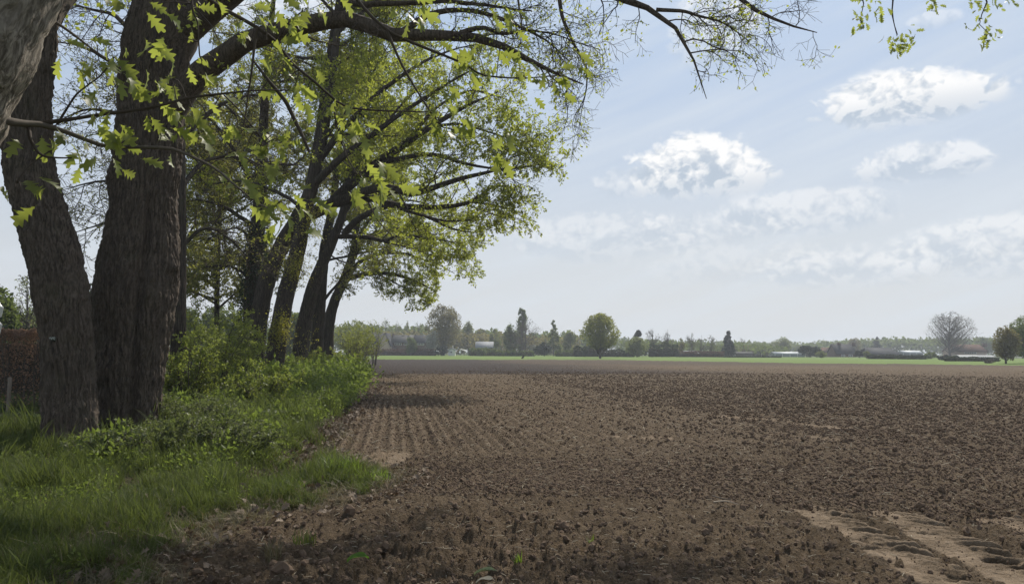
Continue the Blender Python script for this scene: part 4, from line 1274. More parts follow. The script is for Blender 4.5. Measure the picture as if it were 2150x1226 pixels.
SHRUBS = [  # px, base py, height, radius, material, label, leaf, stems, m
    (392, 868, 1.5, 1.0, 'shrub', 'leafy green shrub growing against the right side of the huge oak trunk', .075, 11, (9, 6)),
    (452, 850, 1.8, 1.2, 'shrub', 'broad green shrub in the middle of the thicket by the huge oak', .075, 12, (9, 6)),
    (415, 806, 2.4, 1.5, 'shrub', 'tallest dark green shrub of the thicket, behind the broad one', .085, 12, (9, 6)),
    (497, 818, 1.9, 1.3, 'shrub', 'green shrub just left of the ivy oak', .085, 11, (9, 6)),
    (372, 800, 2.3, 1.2, 'lime', 'yellow-green shrub with long bare shoots behind the huge oak', .07, 9, (7, 5)),
    (470, 772, 2.2, 1.8, 'shrub', 'shady shrub behind the thicket, under the olive-leaved tree', .11, 10, (8, 5)),
    (548, 868, 0.95, 1.1, 'shrub', 'low rounded green bush on the bank in front of the oak clump', .065, 11, (8, 6)),
    (610, 800, 1.1, 1.1, 'lime', 'low light green bush right of the stout bare-trunked oak', .08, 10, (8, 5)),
    (655, 792, 1.2, 1.5, 'shrub', 'low green bush at the foot of the forked oak', .09, 10, (8, 5)),
    (700, 782, 1.3, 1.8, 'lime', 'spreading bright green bush near the end of the bank', .10, 11, (8, 5)),
    (745, 781, 0.9, 1.3, 'shrub', 'small green bush at the tip of the grassy bank', .09, 9, (8, 5)),
    (600, 838, 0.7, 1.0, 'lime', 'knee-high yellow-green bush beside the leaf-filled ditch', .06, 9, (8, 5)),
]
for (px, py, h, r, mt, lab, lf, st, m_) in SHRUBS:
    g = gnd(px, py)
    shrub('shrub', lab, g[0], g[1], h * (1.55 if h > 1.6 else 1.3), r * 1.15, rng, MAT[mt], 8, lf, st, m_, group='shrubs on the bank under the oaks')
for (px, py, h, r, lab) in [(235, 968, .38, .6, 'greyish bramble patch in front of the gap between the two big trunks'), (330, 968, .5, .75, 'tangled bramble patch at the foot of the huge oak'),
                            (425, 958, .62, .85, 'largest pale green bramble mound right of the huge oak'), (500, 965, .45, .7, 'low bramble mound beside the near end of the leaf-filled ditch'),
                            (370, 915, .75, .8, 'upright bramble clump between the mounds and the thicket'), (465, 905, .6, .85, 'loose bramble clump on the bank above the mounds')]:
    g = gnd(px, py)
    shrub('bramble', lab, g[0], g[1], h, r, rng, MAT['bramble'], 6, 0.05, 13, (9, 5), twig=MAT['twig_grey'], cat='bramble', group='brambles at the foot of the oaks', arch=0.25, stem_r=0.008)
g = gnd(640, 793)
shrub('sapling', 'thin pale sapling with yellow young leaves in front of the forked oak', g[0], g[1], 3.6, 1.3, rng, MAT['yellow'], 2, 0.10, 4, (6, 4), twig=MAT['twig_grey'], cat='sapling', stem_r=0.022, skip=0.3)
g = gnd(770, 768)
shrub('willow_bush', 'large round yellow-green willow bush at the far end of the tree row', g[0] - 0.6, g[1], 4.9, 2.9, rng, MAT['lime'], 4, 0.15, 16, (9, 6), twig=MAT['twig_grey'], stem_r=0.03)
g = gnd(738, 772)
shrub('willow_bush', 'darker multi-stemmed willow bush left of the round one', g[0], g[1], 4.0, 2.0, rng, MAT['lime'], 3, 0.13, 14, (8, 5), twig=MAT['twig'], stem_r=0.03)
g = gnd(812, 767)
shrub('shrub', 'thin bare-twigged shrub sticking out right of the willow bushes', g[0] - 1.4, g[1], 5.2, 1.7, rng, MAT['lime'], 1, 0.12, 8, (7, 5), twig=MAT['twig_grey'], group='shrubs on the bank under the oaks', stem_r=0.03)
# yellow shoots sprouting from the stout oak
for (px, py, d, n, s) in [(588, 690, 33.4, 1300, .42), (622, 560, 33.4, 900, .5), (655, 470, 33.4, 700, .5)]:
    c = at(px, py, d)
    pos = c + rng.normal(size=(n, 3)) * s * np.array([0.7, 0.5, 0.9])
    V, F, A = leaves(pos, rng.normal(size=(n, 3)), rng.uniform(.05, .11, n), rng)
    o = link('shoots', mesh_np('shoots', V, F, False, {'tint': A}, [MAT['yellow']]), tC3)
    o['kind'] = 'stuff'
    q = c + rng.normal(size=(26, 3)) * s * 0.8
    b0 = np.repeat((c + np.array([0.25, 0.5, -0.3]))[None], 26, 0)
    PP = np.stack([b0, (b0 + q) / 2 + rng.normal(size=(26, 3)) * 0.06, q], 1)
    V, F = tubes(PP, np.full((26, 3), 0.006), 3)
    o = link('shoot_twigs', mesh_np('shoot_twigs', V, F, False, None, [MAT['twig_grey']]), tC3)
    o['kind'] = 'stuff'

# ================================================================ GRASS, CLODS, LITTER
MAT['grass'] = mat_leaf('grass_blade', (0.032, 0.047, 0.014), (0.092, 0.110, 0.034), (0.17, 0.215, 0.045), 0.36, 0.6, obj_random=True, spec=0.12)
MAT['grass_dry'] = mat_leaf('dry_grass_blade', (0.10, 0.09, 0.05), (0.19, 0.16, 0.09), (0.2, 0.17, 0.08), 0.3, 0.6, obj_random=True)
MAT['herb'] = mat_leaf('bank_herb_leaf', (0.050, 0.070, 0.020), (0.125, 0.15, 0.04), (0.27, 0.36, 0.06), 0.4, 0.55, obj_random=True, spec=0.2)
MAT['clod'] = mat_plain('soil_clod', (0.125, 0.088, 0.061), 0.96, 0.4, 9.0, 0.0, 0.1)
MAT['litter'] = mat_leaf('dry_leaf', (0.055, 0.036, 0.024), (0.24, 0.18, 0.125), (0.10, 0.06, 0.03), 0.15, 0.7, obj_random=True)
MAT['straw'] = mat_plain('pale_straw', (0.46, 0.40, 0.29), 0.8, 0.2)
def blades(name, rng, n, hgt, rad_, wid, mat, lean=0.5):
    V, F = [], []
    for i in range(n):
        a = rng.random() * 2 * PI
        rr_ = rad_ * math.sqrt(rng.random())
        b = np.array([rr_ * math.cos(a), rr_ * math.sin(a), -0.01])
        d = rng.random() * 2 * PI
        ln = hgt * rng.uniform(0.45, 1.15)
        le = lean * rng.uniform(0.3, 1.3)
        fwd = np.array([math.cos(d), math.sin(d), 0])
        sd = np.array([-math.sin(d), math.cos(d), 0]) * wid * rng.uniform(0.6, 1.2)
        k0 = len(V)
        for t, wd in ((0, 1.0), (0.4, 0.85), (0.75, 0.5)):
            p = b + fwd * ln * le * t * t + np.array([0, 0, ln * (t - 0.35 * le * t * t)])
            V += [p - sd * wd, p + sd * wd]
        V.append(b + fwd * ln * le + np.array([0, 0, ln * (1 - 0.35 * le)]))
        F += [(k0, k0 + 1, k0 + 3), (k0, k0 + 3, k0 + 2), (k0 + 2, k0 + 3, k0 + 5), (k0 + 2, k0 + 5, k0 + 4), (k0 + 4, k0 + 5, k0 + 6)]
    return mesh_np(name, np.array(V), np.array(F), False, None, [mat])
sr = np.random.default_rng(505)
G_GRASS = scatter_group(source_coll('grass_source', [blades('grass_clump', sr, 22, 0.12 + 0.035 * i, 0.075, 0.0030, MAT['grass'], 0.9 - 0.08 * i) for i in range(6)]))
G_DRY = scatter_group(source_coll('dry_grass_source', [blades('dry_clump', sr, 14, 0.16, 0.10, 0.003, MAT['grass_dry'], 1.3) for i in range(4)]))
def herb_mesh(rng, n=46):
    p = rng.normal(size=(n, 3)) * np.array([0.16, 0.16, 0.0])
    p[:, 2] = rng.uniform(0.02, 0.42, n) * np.exp(-(p[:, 0] ** 2 + p[:, 1] ** 2) / 0.12)
    d = rng.normal(size=(n, 3)) + np.array([0, 0, 0.3])
    V, F, A = leaves(p, d, rng.uniform(0.03, 0.09, n), rng, 0.5)
    return mesh_np('herb_clump', V, F, False, None, [MAT['herb']])
G_HERB = scatter_group(source_coll('herb_source', [herb_mesh(sr) for i in range(6)]))
def clod_mesh(rng):
    import bmesh
    bm = bmesh.new()
    bmesh.ops.create_icosphere(bm, subdivisions=2, radius=1.0)
    sc = rng.uniform(0.7, 1.3, 3)
    o_ = rng.random(3) * 20
    for v in bm.verts:
        q = np.array(v.co)
        f = 1 + 0.42 * perlin(np.array([q[0] * 1.3 + o_[0] + q[2]]), np.array([q[1] * 1.3 + o_[1] - q[2]]), 3)[0] + 0.25 * perlin(np.array([q[0] * 3 + o_[2]]), np.array([q[1] * 3 + q[2] * 3]), 5)[0]
        v.co = Vector(q * sc * f * np.array([1, 1, 0.75]))
    me = bpy.data.meshes.new('clod')
    bm.to_mesh(me)
    bm.free()
    me.materials.append(MAT['clod'])
    return me
CLODS = [clod_mesh(sr) for i in range(8)]
G_CLOD = scatter_group(source_coll('clod_source', CLODS))
DRYLEAF = [lobed_leaf('dry_leaf', sr, sr.uniform(0.2, 1.0), MAT['litter'], 1.15, 0.3) for i in range(6)]
G_LEAF = scatter_group(source_coll('dry_leaf_source', DRYLEAF))
def straw_mesh(rng):
    ln = 1.0
    P = np.array([[[0, 0, 0], [0.5, rng.normal() * 0.05, 0.05], [1.0, rng.normal() * 0.1, 0.02]]])
    V, F = tubes(P, np.full((1, 3), 0.035), 4)
    return mesh_np('straw', V, F, False, None, [MAT['straw']])
G_STRAW = scatter_group(source_coll('straw_source', [straw_mesh(sr) for i in range(4)]))

def polar_pts(n, r0, r1, a0, a1, rng, power=0.0):
    t = rng.random(n)
    r = r0 * (r1 / r0) ** t
    a = rng.uniform(a0, a1, n)
    return r * np.sin(a), r * np.cos(a), r
def rand_spin(n, rng, tilt=0.15):
    return np.stack([rng.normal(size=n) * tilt, rng.normal(size=n) * tilt, rng.random(n) * 2 * PI], 1)
rng = np.random.default_rng(606)
# turf
x, y, r = polar_pts(52000, 4.2, 62, -0.72, 0.02, rng)
z, sg = ground_z(x, y)
dd, _q = seg_dist(DITCH, x, y)
patch = fbm(x * 0.8, y * 0.8, 3, 201)
pr = np.where(sg < -0.02, 1.0, 0.0) * (1 - 0.92 * np.exp(-(dd / 0.40) ** 4))
pr *= np.where((sg > -0.8) & (y < 9), 0.42 + 0.6 * sstep(patch, -0.2, 0.3), 1.0)
pr *= 0.14 + 0.86 * sstep(patch + 0.5 * perlin(x * 3.2, y * 3.2, 209), -0.40, 0.25)
lawn = (x < -8.6) & (y > 13.0)
keep_ = rng.random(len(x)) < pr
x, y, z, r, sg, patch, lawn = [q[keep_] for q in (x, y, z, r, sg, patch, lawn)]
s = rng.uniform(0.5, 1.0, len(x)) ** 0.5 * np.where(rng.random(len(x)) < 0.12, 1.6, 1.0) * (0.85 + 0.35 * sstep(patch, -0.3, 0.5)) * np.clip(r / 9, 0.9, 1.9)
s = np.where(sg > -0.35, s * 0.6, s) * np.where(lawn, 0.5, 1)
size = np.stack([s * 1.1, s * 1.1, s * np.where(lawn, 0.45, 1.0)], 1)
scatter('verge_grass', 'long green grass covering the bank under the oaks', 'grass', G_GRASS, 6, np.stack([x, y, z], 1), rand_spin(len(x), rng, 0.28), size, rng)
# withered grass at the rim
x, y, r = polar_pts(12000, 4.2, 30, -0.62, 0.0, rng)
z, sg = ground_z(x, y)
k = (sg < 0.25) & (rng.random(len(x)) < np.where(sg > -1.1, 0.5, 0.16))
x, y, z = x[k], y[k], z[k]
scatter('withered_grass', 'withered straw-coloured grass along the edge of the soil', 'grass', G_DRY, 4, np.stack([x, y, z], 1), rand_spin(len(x), rng, 0.3), rng.uniform(0.5, 1.2, len(x)), rng)
# leafy herbs on the bank
x, y, r = polar_pts(26000, 10.5, 66, -0.52, -0.13, rng)
z, sg = ground_z(x, y)
dd, _q = seg_dist(DITCH, x, y)
right = x > -7.4 - 0.19 * (y - 12) - 1.5
k = (sg < -0.35) & (dd > 0.45) & right & (rng.random(len(x)) < (0.05 + 0.55 * sstep(y, 15, 24)) * (0.3 + 0.7 * sstep(fbm(x * 0.9, y * 0.9, 2, 211), -0.2, 0.3))) & (sg < -0.35 - 0.5 * (y < 15))
x, y, z, r = x[k], y[k], z[k], r[k]
s = rng.uniform(0.5, 1.6, len(x)) * np.clip(r / 20, 0.8, 1.9) * (0.75 + 0.5 * sstep(fbm(x * 0.5, y * 0.5, 2, 207), -0.4, 0.5))
scatter('bank_undergrowth', 'dense nettles and herbs covering the bank', 'undergrowth', G_HERB, 6, np.stack([x, y, z], 1), rand_spin(len(x), rng, 0.1), s, rng)
# weeds among the near grass
x, y, r = polar_pts(5000, 4.6, 14, -0.70, -0.12, rng)
z, sg = ground_z(x, y)
k = (sg < -0.5) & (fbm(x * 0.7, y * 0.7, 2, 221) > 0.12) & (rng.random(len(x)) < 0.35)
x, y, z = x[k], y[k], z[k]
scatter('verge_weeds', 'low leafy weeds scattered through the near grass', 'weeds', G_HERB, 6, np.stack([x, y, z], 1), rand_spin(len(x), rng, 0.2), rng.uniform(0.25, 0.6, len(x)), rng)
# clods
x, y, r = polar_pts(120000, 4.0, 80, -0.62, 0.66, rng)
z, sg = ground_z(x, y)
_h2, cmp_, wet2, tid2 = soil_height(x, y)
k = (sg > 0.02) & (rng.random(len(x)) < 1 - 0.85 * cmp_)
x, y, z, r = x[k], y[k], z[k], r[k]
u = x * math.cos(ROW_AZ) - y * math.sin(ROW_AZ)
inrow = (u < 6) & (y > 11)
s = np.exp(rng.normal(math.log(0.0055), 0.75, len(x))) * np.clip(r / 9, 0.9, 1.7) * np.where(inrow, 0.5, 1.0)
s = np.minimum(s, 0.042)
xb, yb, rb = polar_pts(170000, 8.5, 62, -0.40, 0.64, rng)
zb, sgb = ground_z(xb, yb)
ub = xb * math.cos(ROW_AZ) - yb * math.sin(ROW_AZ)
kb = (sgb > 0.02) & (rng.random(len(xb)) < np.where((ub < 8) & (yb > 11.5), 0.30, 1.0)) & (soil_height(xb, yb)[1] < 0.5)
xb, yb, zb, rb = xb[kb], yb[kb], zb[kb], rb[kb]
sb = np.minimum(np.exp(rng.normal(math.log(0.014), 0.45, len(xb))) * np.clip(rb / 14, 0.8, 1.8), 0.05)
x, y, z, r, s = np.concatenate([x, xb]), np.concatenate([y, yb]), np.concatenate([z, zb - sb * 0.35]), np.concatenate([r, rb]), np.concatenate([s, sb])
tr_ = z < -0.07
kk = ~tr_ | (rng.random(len(x)) < 0.4)
z = np.where(tr_, -0.028, z)
x, y, z, s = x[kk], y[kk], z[kk], np.where(tr_, s * 0.6, s)[kk]
scatter('soil_crumbs', 'small clods and crumbs strewn over the tilled soil', 'soil', G_CLOD, 8, np.stack([x, y, z + s * 0.05], 1), rng.random((len(x), 3)) * 6.28, s, rng)
# straw bits on the soil
x, y, r = polar_pts(5200, 4.2, 60, -0.55, 0.62, rng)
z, sg = ground_z(x, y)
k = sg > 0.05
x, y, z, r = x[k], y[k], z[k], r[k]
s = rng.uniform(0.03, 0.10, len(x)) * np.clip(r / 10, 0.7, 1.8)
scatter('straw_litter', 'pale straw stubble bits scattered on the soil', 'straw', G_STRAW, 4, np.stack([x, y, z + 0.012], 1), rand_spin(len(x), rng, 0.25), np.stack([s, s * .8, s * .8], 1), rng)
# leaves in the ditch and at the rim
px_, py_ = [], []
L = np.array(DITCH)
seg = rng.integers(0, len(L) - 1, 7500)
t = rng.random((7500, 1))
pp = L[seg] * (1 - t) + L[seg + 1] * t + rng.normal(size=(7500, 2)) * 0.22
x2, y2, r2 = polar_pts(7200, 4.3, 12, -0.62, 0.05, rng)
z2, sg2 = ground_z(x2, y2)
k = (sg2 < 0.5) & (rng.random(len(x2)) < np.where(sg2 > -0.9, 0.5, 0.14))
xs_ = np.concatenate([pp[:, 0], x2[k]])
ys_ = np.concatenate([pp[:, 1], y2[k]])
zs_, _q = ground_z(xs_, ys_)
s = rng.uniform(0.05, 0.11, len(xs_))
sp = np.stack([rng.normal(size=len(xs_)) * 0.7, rng.normal(size=len(xs_)) * 0.7, rng.random(len(xs_)) * 6.28], 1)
scatter('leaf_litter', 'dry brown oak leaves filling the ditch and the edge of the soil', 'leaf litter', G_LEAF, 6, np.stack([xs_, ys_, zs_ + 0.025], 1), sp, s, rng)

# ================================================================ SINGLE THINGS ON THE GROUND
def single_clod(px, py, s, label, i):
    g = gnd(px, py)
    z = float(ground_z(g[0], g[1])[0][0])
    o = link('soil_clod', CLODS[i % 8])
    o.location = (float(g[0]), float(g[1]), z + s * 0.4)
    o.scale = (s, s, s)
    o.rotation_euler = (0.3 * i, 0.7 * i, 1.3 * i)
    tag(o, label, 'clod', 'larger clods lying on the soil')
single_clod(1184, 1112, .050, 'biggest upright dark clod, alone on the soil left of the tyre prints', 1)
single_clod(1585, 1123, .035, 'oblong clod left of the tyre prints, above a cluster of clods', 2)
single_clod(1694, 1203, .032, 'dark clod at the bottom, left one of a close pair', 3)
single_clod(1725, 1206, .034, 'dark clod at the bottom, right one of a close pair', 4)
single_clod(1540, 882, .060, 'dark clod just below the start of the long thin tyre print', 5)
single_clod(1700, 940, .050, 'lone dark clod below the shortest tyre print', 6)
single_clod(735, 1090, .060, 'crumbling dark clod in the shade near the end of the grass', 7)
single_clod(830, 1130, .055, 'flat dark clod in the shade, left of the green leaf and above it', 0)
single_clod(590, 1210, .075, 'large dark lump of earth at the bottom below the dry grass tuft', 2)
def tuft(px, py, label, n, hgt, rad_, mat, seed):
    g = gnd(px, py)
    z = float(ground_z(g[0], g[1])[0][0])
    rg_ = np.random.default_rng(seed)
    o = link('grass_tuft', blades('grass_tuft', rg_, n, hgt, rad_, 0.004, mat, 0.6))
    o.location = (float(g[0]), float(g[1]), z)
    o['kind'] = 'stuff'
    tag(o, label, 'grass tuft', 'grass tufts at the edge of the soil')
def tuft_mat(name, a, b, tr):
    return mat_leaf(name, a, b, tr, 0.45, 0.45, obj_random=True)
MAT['tuft'] = tuft_mat('fresh_tuft_blade', (0.075, 0.125, 0.02), (0.09, 0.15, 0.025), (0.26, 0.38, 0.04))
tuft(715, 1008, 'tallest bright green grass tuft at the corner of the verge', 260, 0.34, 0.26, MAT['tuft'], 1)
tuft(775, 1012, 'low spreading grass tuft right of the tallest one', 200, 0.17, 0.26, MAT['tuft'], 2)
tuft(600, 1035, 'short bright grass tuft left of the tallest one', 220, 0.18, 0.28, MAT['tuft'], 3)
tuft(1088, 1180, 'small lone grass tuft on the soil beside the pale leaf blades', 26, 0.11, 0.03, MAT['tuft'], 4)
tuft(575, 1180, 'thin dry grass tuft on the dark soil at the bottom', 60, 0.24, 0.07, MAT['grass_dry'], 5)
tuft(1240, 1140, 'tiny sprig of grass on the soil near the biggest clod', 10, 0.09, 0.02, MAT['tuft'], 6)
tuft(115, 960, 'tall grass tuft at the foot of the curved oak', 200, 0.42, 0.28, MAT['grass'], 7)
tuft(640, 1135, 'flattened grass tuft half buried at the edge of the soil', 60, 0.16, 0.1, MAT['grass'], 8)
# one broad green leaf lying on the soil
def strip_leaf(name, label, px, py, ln, wd, rz, mat, cat='leaf', lift=0.05):
    g = gnd(px, py)
    z = float(ground_z(g[0], g[1])[0][0])
    V, F = [], []
    n = 10
    for i in range(n + 1):
        t = i / n
        w_ = wd * math.sin(PI * min(1, 0.08 + t * 0.92)) ** 0.8
        h_ = lift * math.sin(PI * t * 0.9) + 0.02
        for q in (-1, 0, 1):
            V.append((t * ln, q * w_, h_ + abs(q) * 0.02 + 0.006 * math.sin(9 * t + q)))
    for i in range(n):
        for q in (0, 1):
            a = i * 3 + q
            F.append((a, a + 1, a + 4, a + 3))
    o = link(name, mesh_np(name, np.array(V), np.array(F), True, None, [mat]))
    o.location = (float(g[0]), float(g[1]), z)
    o.rotation_euler = (0.35, 0, rz)
    tag(o, label, cat)
MAT['dock'] = mat_leaf('dock_leaf', (0.06, 0.13, 0.015), (0.08, 0.16, 0.02), (0.2, 0.4, 0.03), 0.4, 0.35, obj_random=True)
strip_leaf('fallen_leaf', 'single broad bright green leaf lying on the dark soil', 728, 1190, 0.16, 0.030, 0.25, MAT['dock'])
MAT['paleblade'] = mat_leaf('pale_blade', (0.20, 0.24, 0.12), (0.22, 0.26, 0.13), (0.3, 0.34, 0.15), 0.3, 0.5, obj_random=True)
strip_leaf('fallen_leaf', 'pale withered leaf blade lying on the soil left of the lone tuft', 995, 1195, 0.17, 0.016, 0.12, MAT['paleblade'])
strip_leaf('fallen_leaf', 'pale curled leaf lying just below the withered leaf blade', 1000, 1216, 0.15, 0.020, -0.2, MAT['straw'])
def stick(label, pts, r, mat):
    C = np.array([[q[0], q[1], 0.0, r] for q in [g2(*p) for p in pts]])
    C[:, 2] = ground_z(C[:, 0], C[:, 1])[0] + 0.03
    S = catmull(C, 10)
    S[:, 2] += 0.02
    S[-3:, 3] *= np.array([0.8, 0.6, 0.35])
    o = link('stick', mesh_np('stick', *tubes(S[None, :, :3], S[None, :, 3], 6), True, None, [mat]))
    tag(o, label, 'stick', 'fallen sticks')
MAT['palestick'] = mat_plain('pale_stick', (0.34, 0.28, 0.21), 0.85, 0.25)
stick('pale bent stick lying in the grass at the bottom left corner', [(18, 1153), (60, 1156), (100, 1166)], .008, MAT['palestick'])
stick('pale thin stick on the soil, left of the corner tyre prints', [(1498, 1066), (1525, 1064), (1552, 1065)], .008, MAT['palestick'])
stick('dark twig lying across the thin pale stick on the soil', [(1495, 1053), (1515, 1058), (1535, 1063)], .006, MAT['twig_grey'])
stick('grey twig sticking out of the leaf-filled ditch', [(605, 945), (625, 930), (660, 905)], .010, MAT['twig_grey'])
stick('short upright pale stick in the grass near the brambles', [(360, 1055), (362, 1040), (366, 1030)], .010, MAT['palestick'])

# ================================================================ HEDGE, POST AND LAMP BESIDE THE LAWN
rng = np.random.default_rng(707)
def hedge(name, label, A_, B_, h, th_, n_leaf, leaf, mat, rng, stems=0, lower=0.25, cat='hedge', z0=0.0, lump=0.12, group=None, leaf_part='foliage', heart=True):
    A_, B_ = np.array(A_, float), np.array(B_, float)
    L_ = np.linalg.norm(B_ - A_)
    d = (B_ - A_) / L_
    nrm = np.array([-d[1], d[0]])
    root = empty(name, (A_[0], A_[1], z0), label, cat, group)
    t = rng.random(n_leaf)
    # leaves sit mostly near the clipped faces and top
    f = rng.random(n_leaf)
    zz = np.where(f < 0.3, 1.0 - np.abs(rng.normal(size=n_leaf)) * 0.06, rng.random(n_leaf) ** (1 - lower * 0.6))
    sd = np.where(rng.random(n_leaf) < 0.7, np.sign(rng.normal(size=n_leaf)) * (1 - np.abs(rng.normal(size=n_leaf)) * 0.2), rng.uniform(-1, 1, n_leaf))
    top = h * (1 + lump * fbm(t * L_ * 0.5, t * 0 + 4.4, 3, 301))
    pos = np.zeros((n_leaf, 3))
    pos[:, :2] = A_ + d * (t * L_)[:, None] + nrm * (sd * th_ / 2 * (1 + 0.2 * perlin(t * L_, zz * 3, 302)))[:, None]
    pos[:, 2] = z0 + zz * top
    V, F, A = leaves(pos, rng.normal(size=(n_leaf, 3)) + np.array([0, 0, -0.2]), leaf * rng.uniform(0.6, 1.3, n_leaf), rng, 0.7)
    o = link(leaf_part, mesh_np(leaf_part, V, F, False, {'tint': A}, [mat]), root)
    o['kind'] = 'stuff'
    # dense woody heart
    nn = max(8, int(L_ / max(0.5, h * 0.3)))
    vs, fs = [], []
    for i in range(nn + 1):
        tt = i / nn
        c = A_ + d * tt * L_
        hh = h * (0.72 + 0.16 * perlin(np.array([tt * L_ * 0.8 / max(1, h)]), np.array([7.7]), 303)[0]) * (1 + lump * fbm(np.array([tt * L_ * 0.5]), np.array([4.4]), 3, 301)[0])
        for (o_, zq) in ((-0.16, 0.05), (-0.18, 0.85), (0, 1.0), (0.18, 0.85), (0.16, 0.05)):
            vs.append([c[0] + nrm[0] * o_ * th_, c[1] + nrm[1] * o_ * th_, z0 + hh * zq])
    for i in range(nn):
        for q in range(4):
            a = i * 5 + q
            fs.append([a, a + 1, a + 6, a + 5])
    if heart:
        link('core', mesh_np('core', np.array(vs), np.array(fs), False, None, [MAT['heart']]), root)
    if stems:
        P = []
        for i in range(stems):
            tt = (i + rng.random()) / stems
            b = A_ + d * tt * L_ + nrm * rng.uniform(-0.5, 0.5) * th_
            e = b + rng.normal(size=2) * 0.22
            mid = (b + e) / 2 + rng.normal(size=2) * 0.06
            P.append([[b[0], b[1], z0 - 0.02], [mid[0], mid[1], z0 + h * 0.5], [e[0], e[1], z0 + h * rng.uniform(0.85, 1.05)]])
        P = np.array(P)
        R_ = np.repeat(np.array([[0.018, 0.012, 0.005]]), stems, 0) * rng.uniform(0.5, 1.3, (stems, 1))
        acc = Acc()
        acc.add(*tubes(P, R_, 4))
        p1, r1 = kids(P, R_, 8, rng, (0.15, 0.35), (20, 60), 0.1, 4, 0.1, 0.2, 0.6, 0.003)
        acc.add(*tubes(p1, r1, 3))
        o = link('twigs', acc.mesh('twigs', MAT['twig_grey'], False), root)
        o['kind'] = 'stuff'
    return root
MAT['heart'] = mat_plain('hedge_wood', (0.050, 0.038, 0.028), 0.95, 0.4, 5.0, 0.1)
a, b = gnd(-260, 874), gnd(330, 862)
hedge('beech_hedge', 'clipped beech hedge with rusty dead leaves behind the curved oak', a[:2], b[:2], 2.12, 0.7, 20000, 0.06, MAT['rust'], rng, 170, 0.9, group='garden hedges', lump=0.04, heart=False)
a, b = at(-260, 740, 25), at(330, 740, 26)
hedge('beech_hedge', 'darker taller hedge showing just above the clipped beech hedge', a[:2], b[:2], 2.35, 0.9, 5000, 0.09, MAT['ivy'], rng, 0, 0.2, group='garden hedges')
MAT['post'] = mat_plain('weathered_post', (0.17, 0.14, 0.11), 0.9, 0.3, 12, 0.01)
def post(px, py, h, r, label):
    g = gnd(px, py)
    C = np.array([[g[0], g[1], -0.05, r], [g[0] + 0.01, g[1], h * 0.5, r * 0.97], [g[0] + 0.015, g[1], h - 0.02, r * 0.95], [g[0] + 0.015, g[1], h, r * 0.5], [g[0] + 0.015, g[1], h + 0.003, 0.001]])
    o = link('wooden_post', mesh_np('wooden_post', *tubes(C[None, :, :3], C[None, :, 3], 10), True, None, [MAT['post']]))
    tag(o, label, 'post')
post(15, 877, 0.95, 0.045, 'short weathered wooden post in front of the beech hedge')
MAT['white'] = mat_plain('white_paint', (0.74, 0.74, 0.70), 0.5, 0.06)
MAT['lampglass'] = mat_plain('milky_lamp_glass', (0.70, 0.70, 0.64), 0.25, 0.04, spec=0.5)
c = at(-24, 668, 17.0)
lamp = empty('garden_lamp', (c[0], c[1], 0.1), 'white garden lamp post with lanterns at the left picture edge above the hedge', 'lamp post')
zt = at(-24, 640, 17.0)[2]
def tube_part(name, rows, k, mat, parent):
    S = catmull(np.array(rows), 14)
    return link(name, mesh_np(name, *tubes(S[None, :, :3], S[None, :, 3], k), True, None, [mat]), parent)
tube_part('post', [[c[0], c[1], 0.05, .045], [c[0], c[1], 1.0, .03], [c[0], c[1], zt, .025]], 10, MAT['white'], lamp)
for (px, py) in [(-2, 652), (-5, 688), (-46, 652)]:
    q = at(px, py, 17.0)
    tube_part('arm', [[c[0], c[1], q[2] - 0.25, .012], [(c[0] + q[0]) / 2, c[1], q[2] - 0.30, .012], [q[0], q[1], q[2] - 0.15, .012]], 6, MAT['white'], lamp)
    prof = [(.02, -.16), (.055, -.15), (.06, -.14), (.065, -.12), (.095, .06), (.10, .07), (.05, .13), (.02, .15), (.015, .19), (.001, .20)]
    th6 = np.arange(6) * PI / 3
    V = np.concatenate([np.stack([q[0] + rr_ * np.cos(th6), q[1] + rr_ * np.sin(th6), np.full(6, q[2] + hh)], 1) for rr_, hh in prof])
    ii = np.arange(len(V)).reshape(-1, 6)
    F = np.stack([ii[:-1], np.roll(ii[:-1], -1, 1), np.roll(ii[1:], -1, 1), ii[1:]], -1).reshape(-1, 4)
    link('lantern', mesh_np('lantern', V, F, False, None, [MAT['lampglass']]), lamp)
# ================================================================ FAR SIDE OF THE FIELD
rng = np.random.default_rng(808)
MAT['f_green'] = mat_leaf('far_green_leaf', (0.050, 0.070, 0.022), (0.095, 0.118, 0.038), (0.20, 0.26, 0.06), 0.4, 0.7)
MAT['f_pale'] = mat_leaf('far_pale_leaf', (0.085, 0.105, 0.040), (0.15, 0.165, 0.065), (0.28, 0.32, 0.10), 0.4, 0.7)
MAT['f_bronze'] = mat_leaf('far_bronze_leaf', (0.085, 0.075, 0.032), (0.14, 0.125, 0.05), (0.26, 0.23, 0.08), 0.4, 0.7)
MAT['f_dark'] = mat_leaf('far_evergreen', (0.014, 0.022, 0.015), (0.032, 0.044, 0.028), (0.03, 0.045, 0.02), 0.15, 0.7)
MAT['f_hedge'] = mat_leaf('far_hedge_leaf', (0.026, 0.036, 0.020), (0.055, 0.068, 0.034), (0.07, 0.09, 0.03), 0.2, 0.7)
MAT['f_grey'] = mat_leaf('far_budding_twig', (0.085, 0.078, 0.062), (0.14, 0.13, 0.10), (0.13, 0.12, 0.08), 0.25, 0.8)
MAT['f_blossom'] = mat_leaf('far_blossom', (0.24, 0.25, 0.21), (0.38, 0.38, 0.34), (0.4, 0.4, 0.34), 0.35, 0.7)
MAT['f_oak'] = mat_leaf('field_oak_leaf', (0.080, 0.088, 0.020), (0.135, 0.14, 0.035), (0.36, 0.38, 0.06), 0.45, 0.6)
MAT['f_red'] = mat_leaf('far_beech_leaf', (0.095, 0.055, 0.042), (0.16, 0.10, 0.075), (0.15, 0.08, 0.05), 0.25, 0.8)
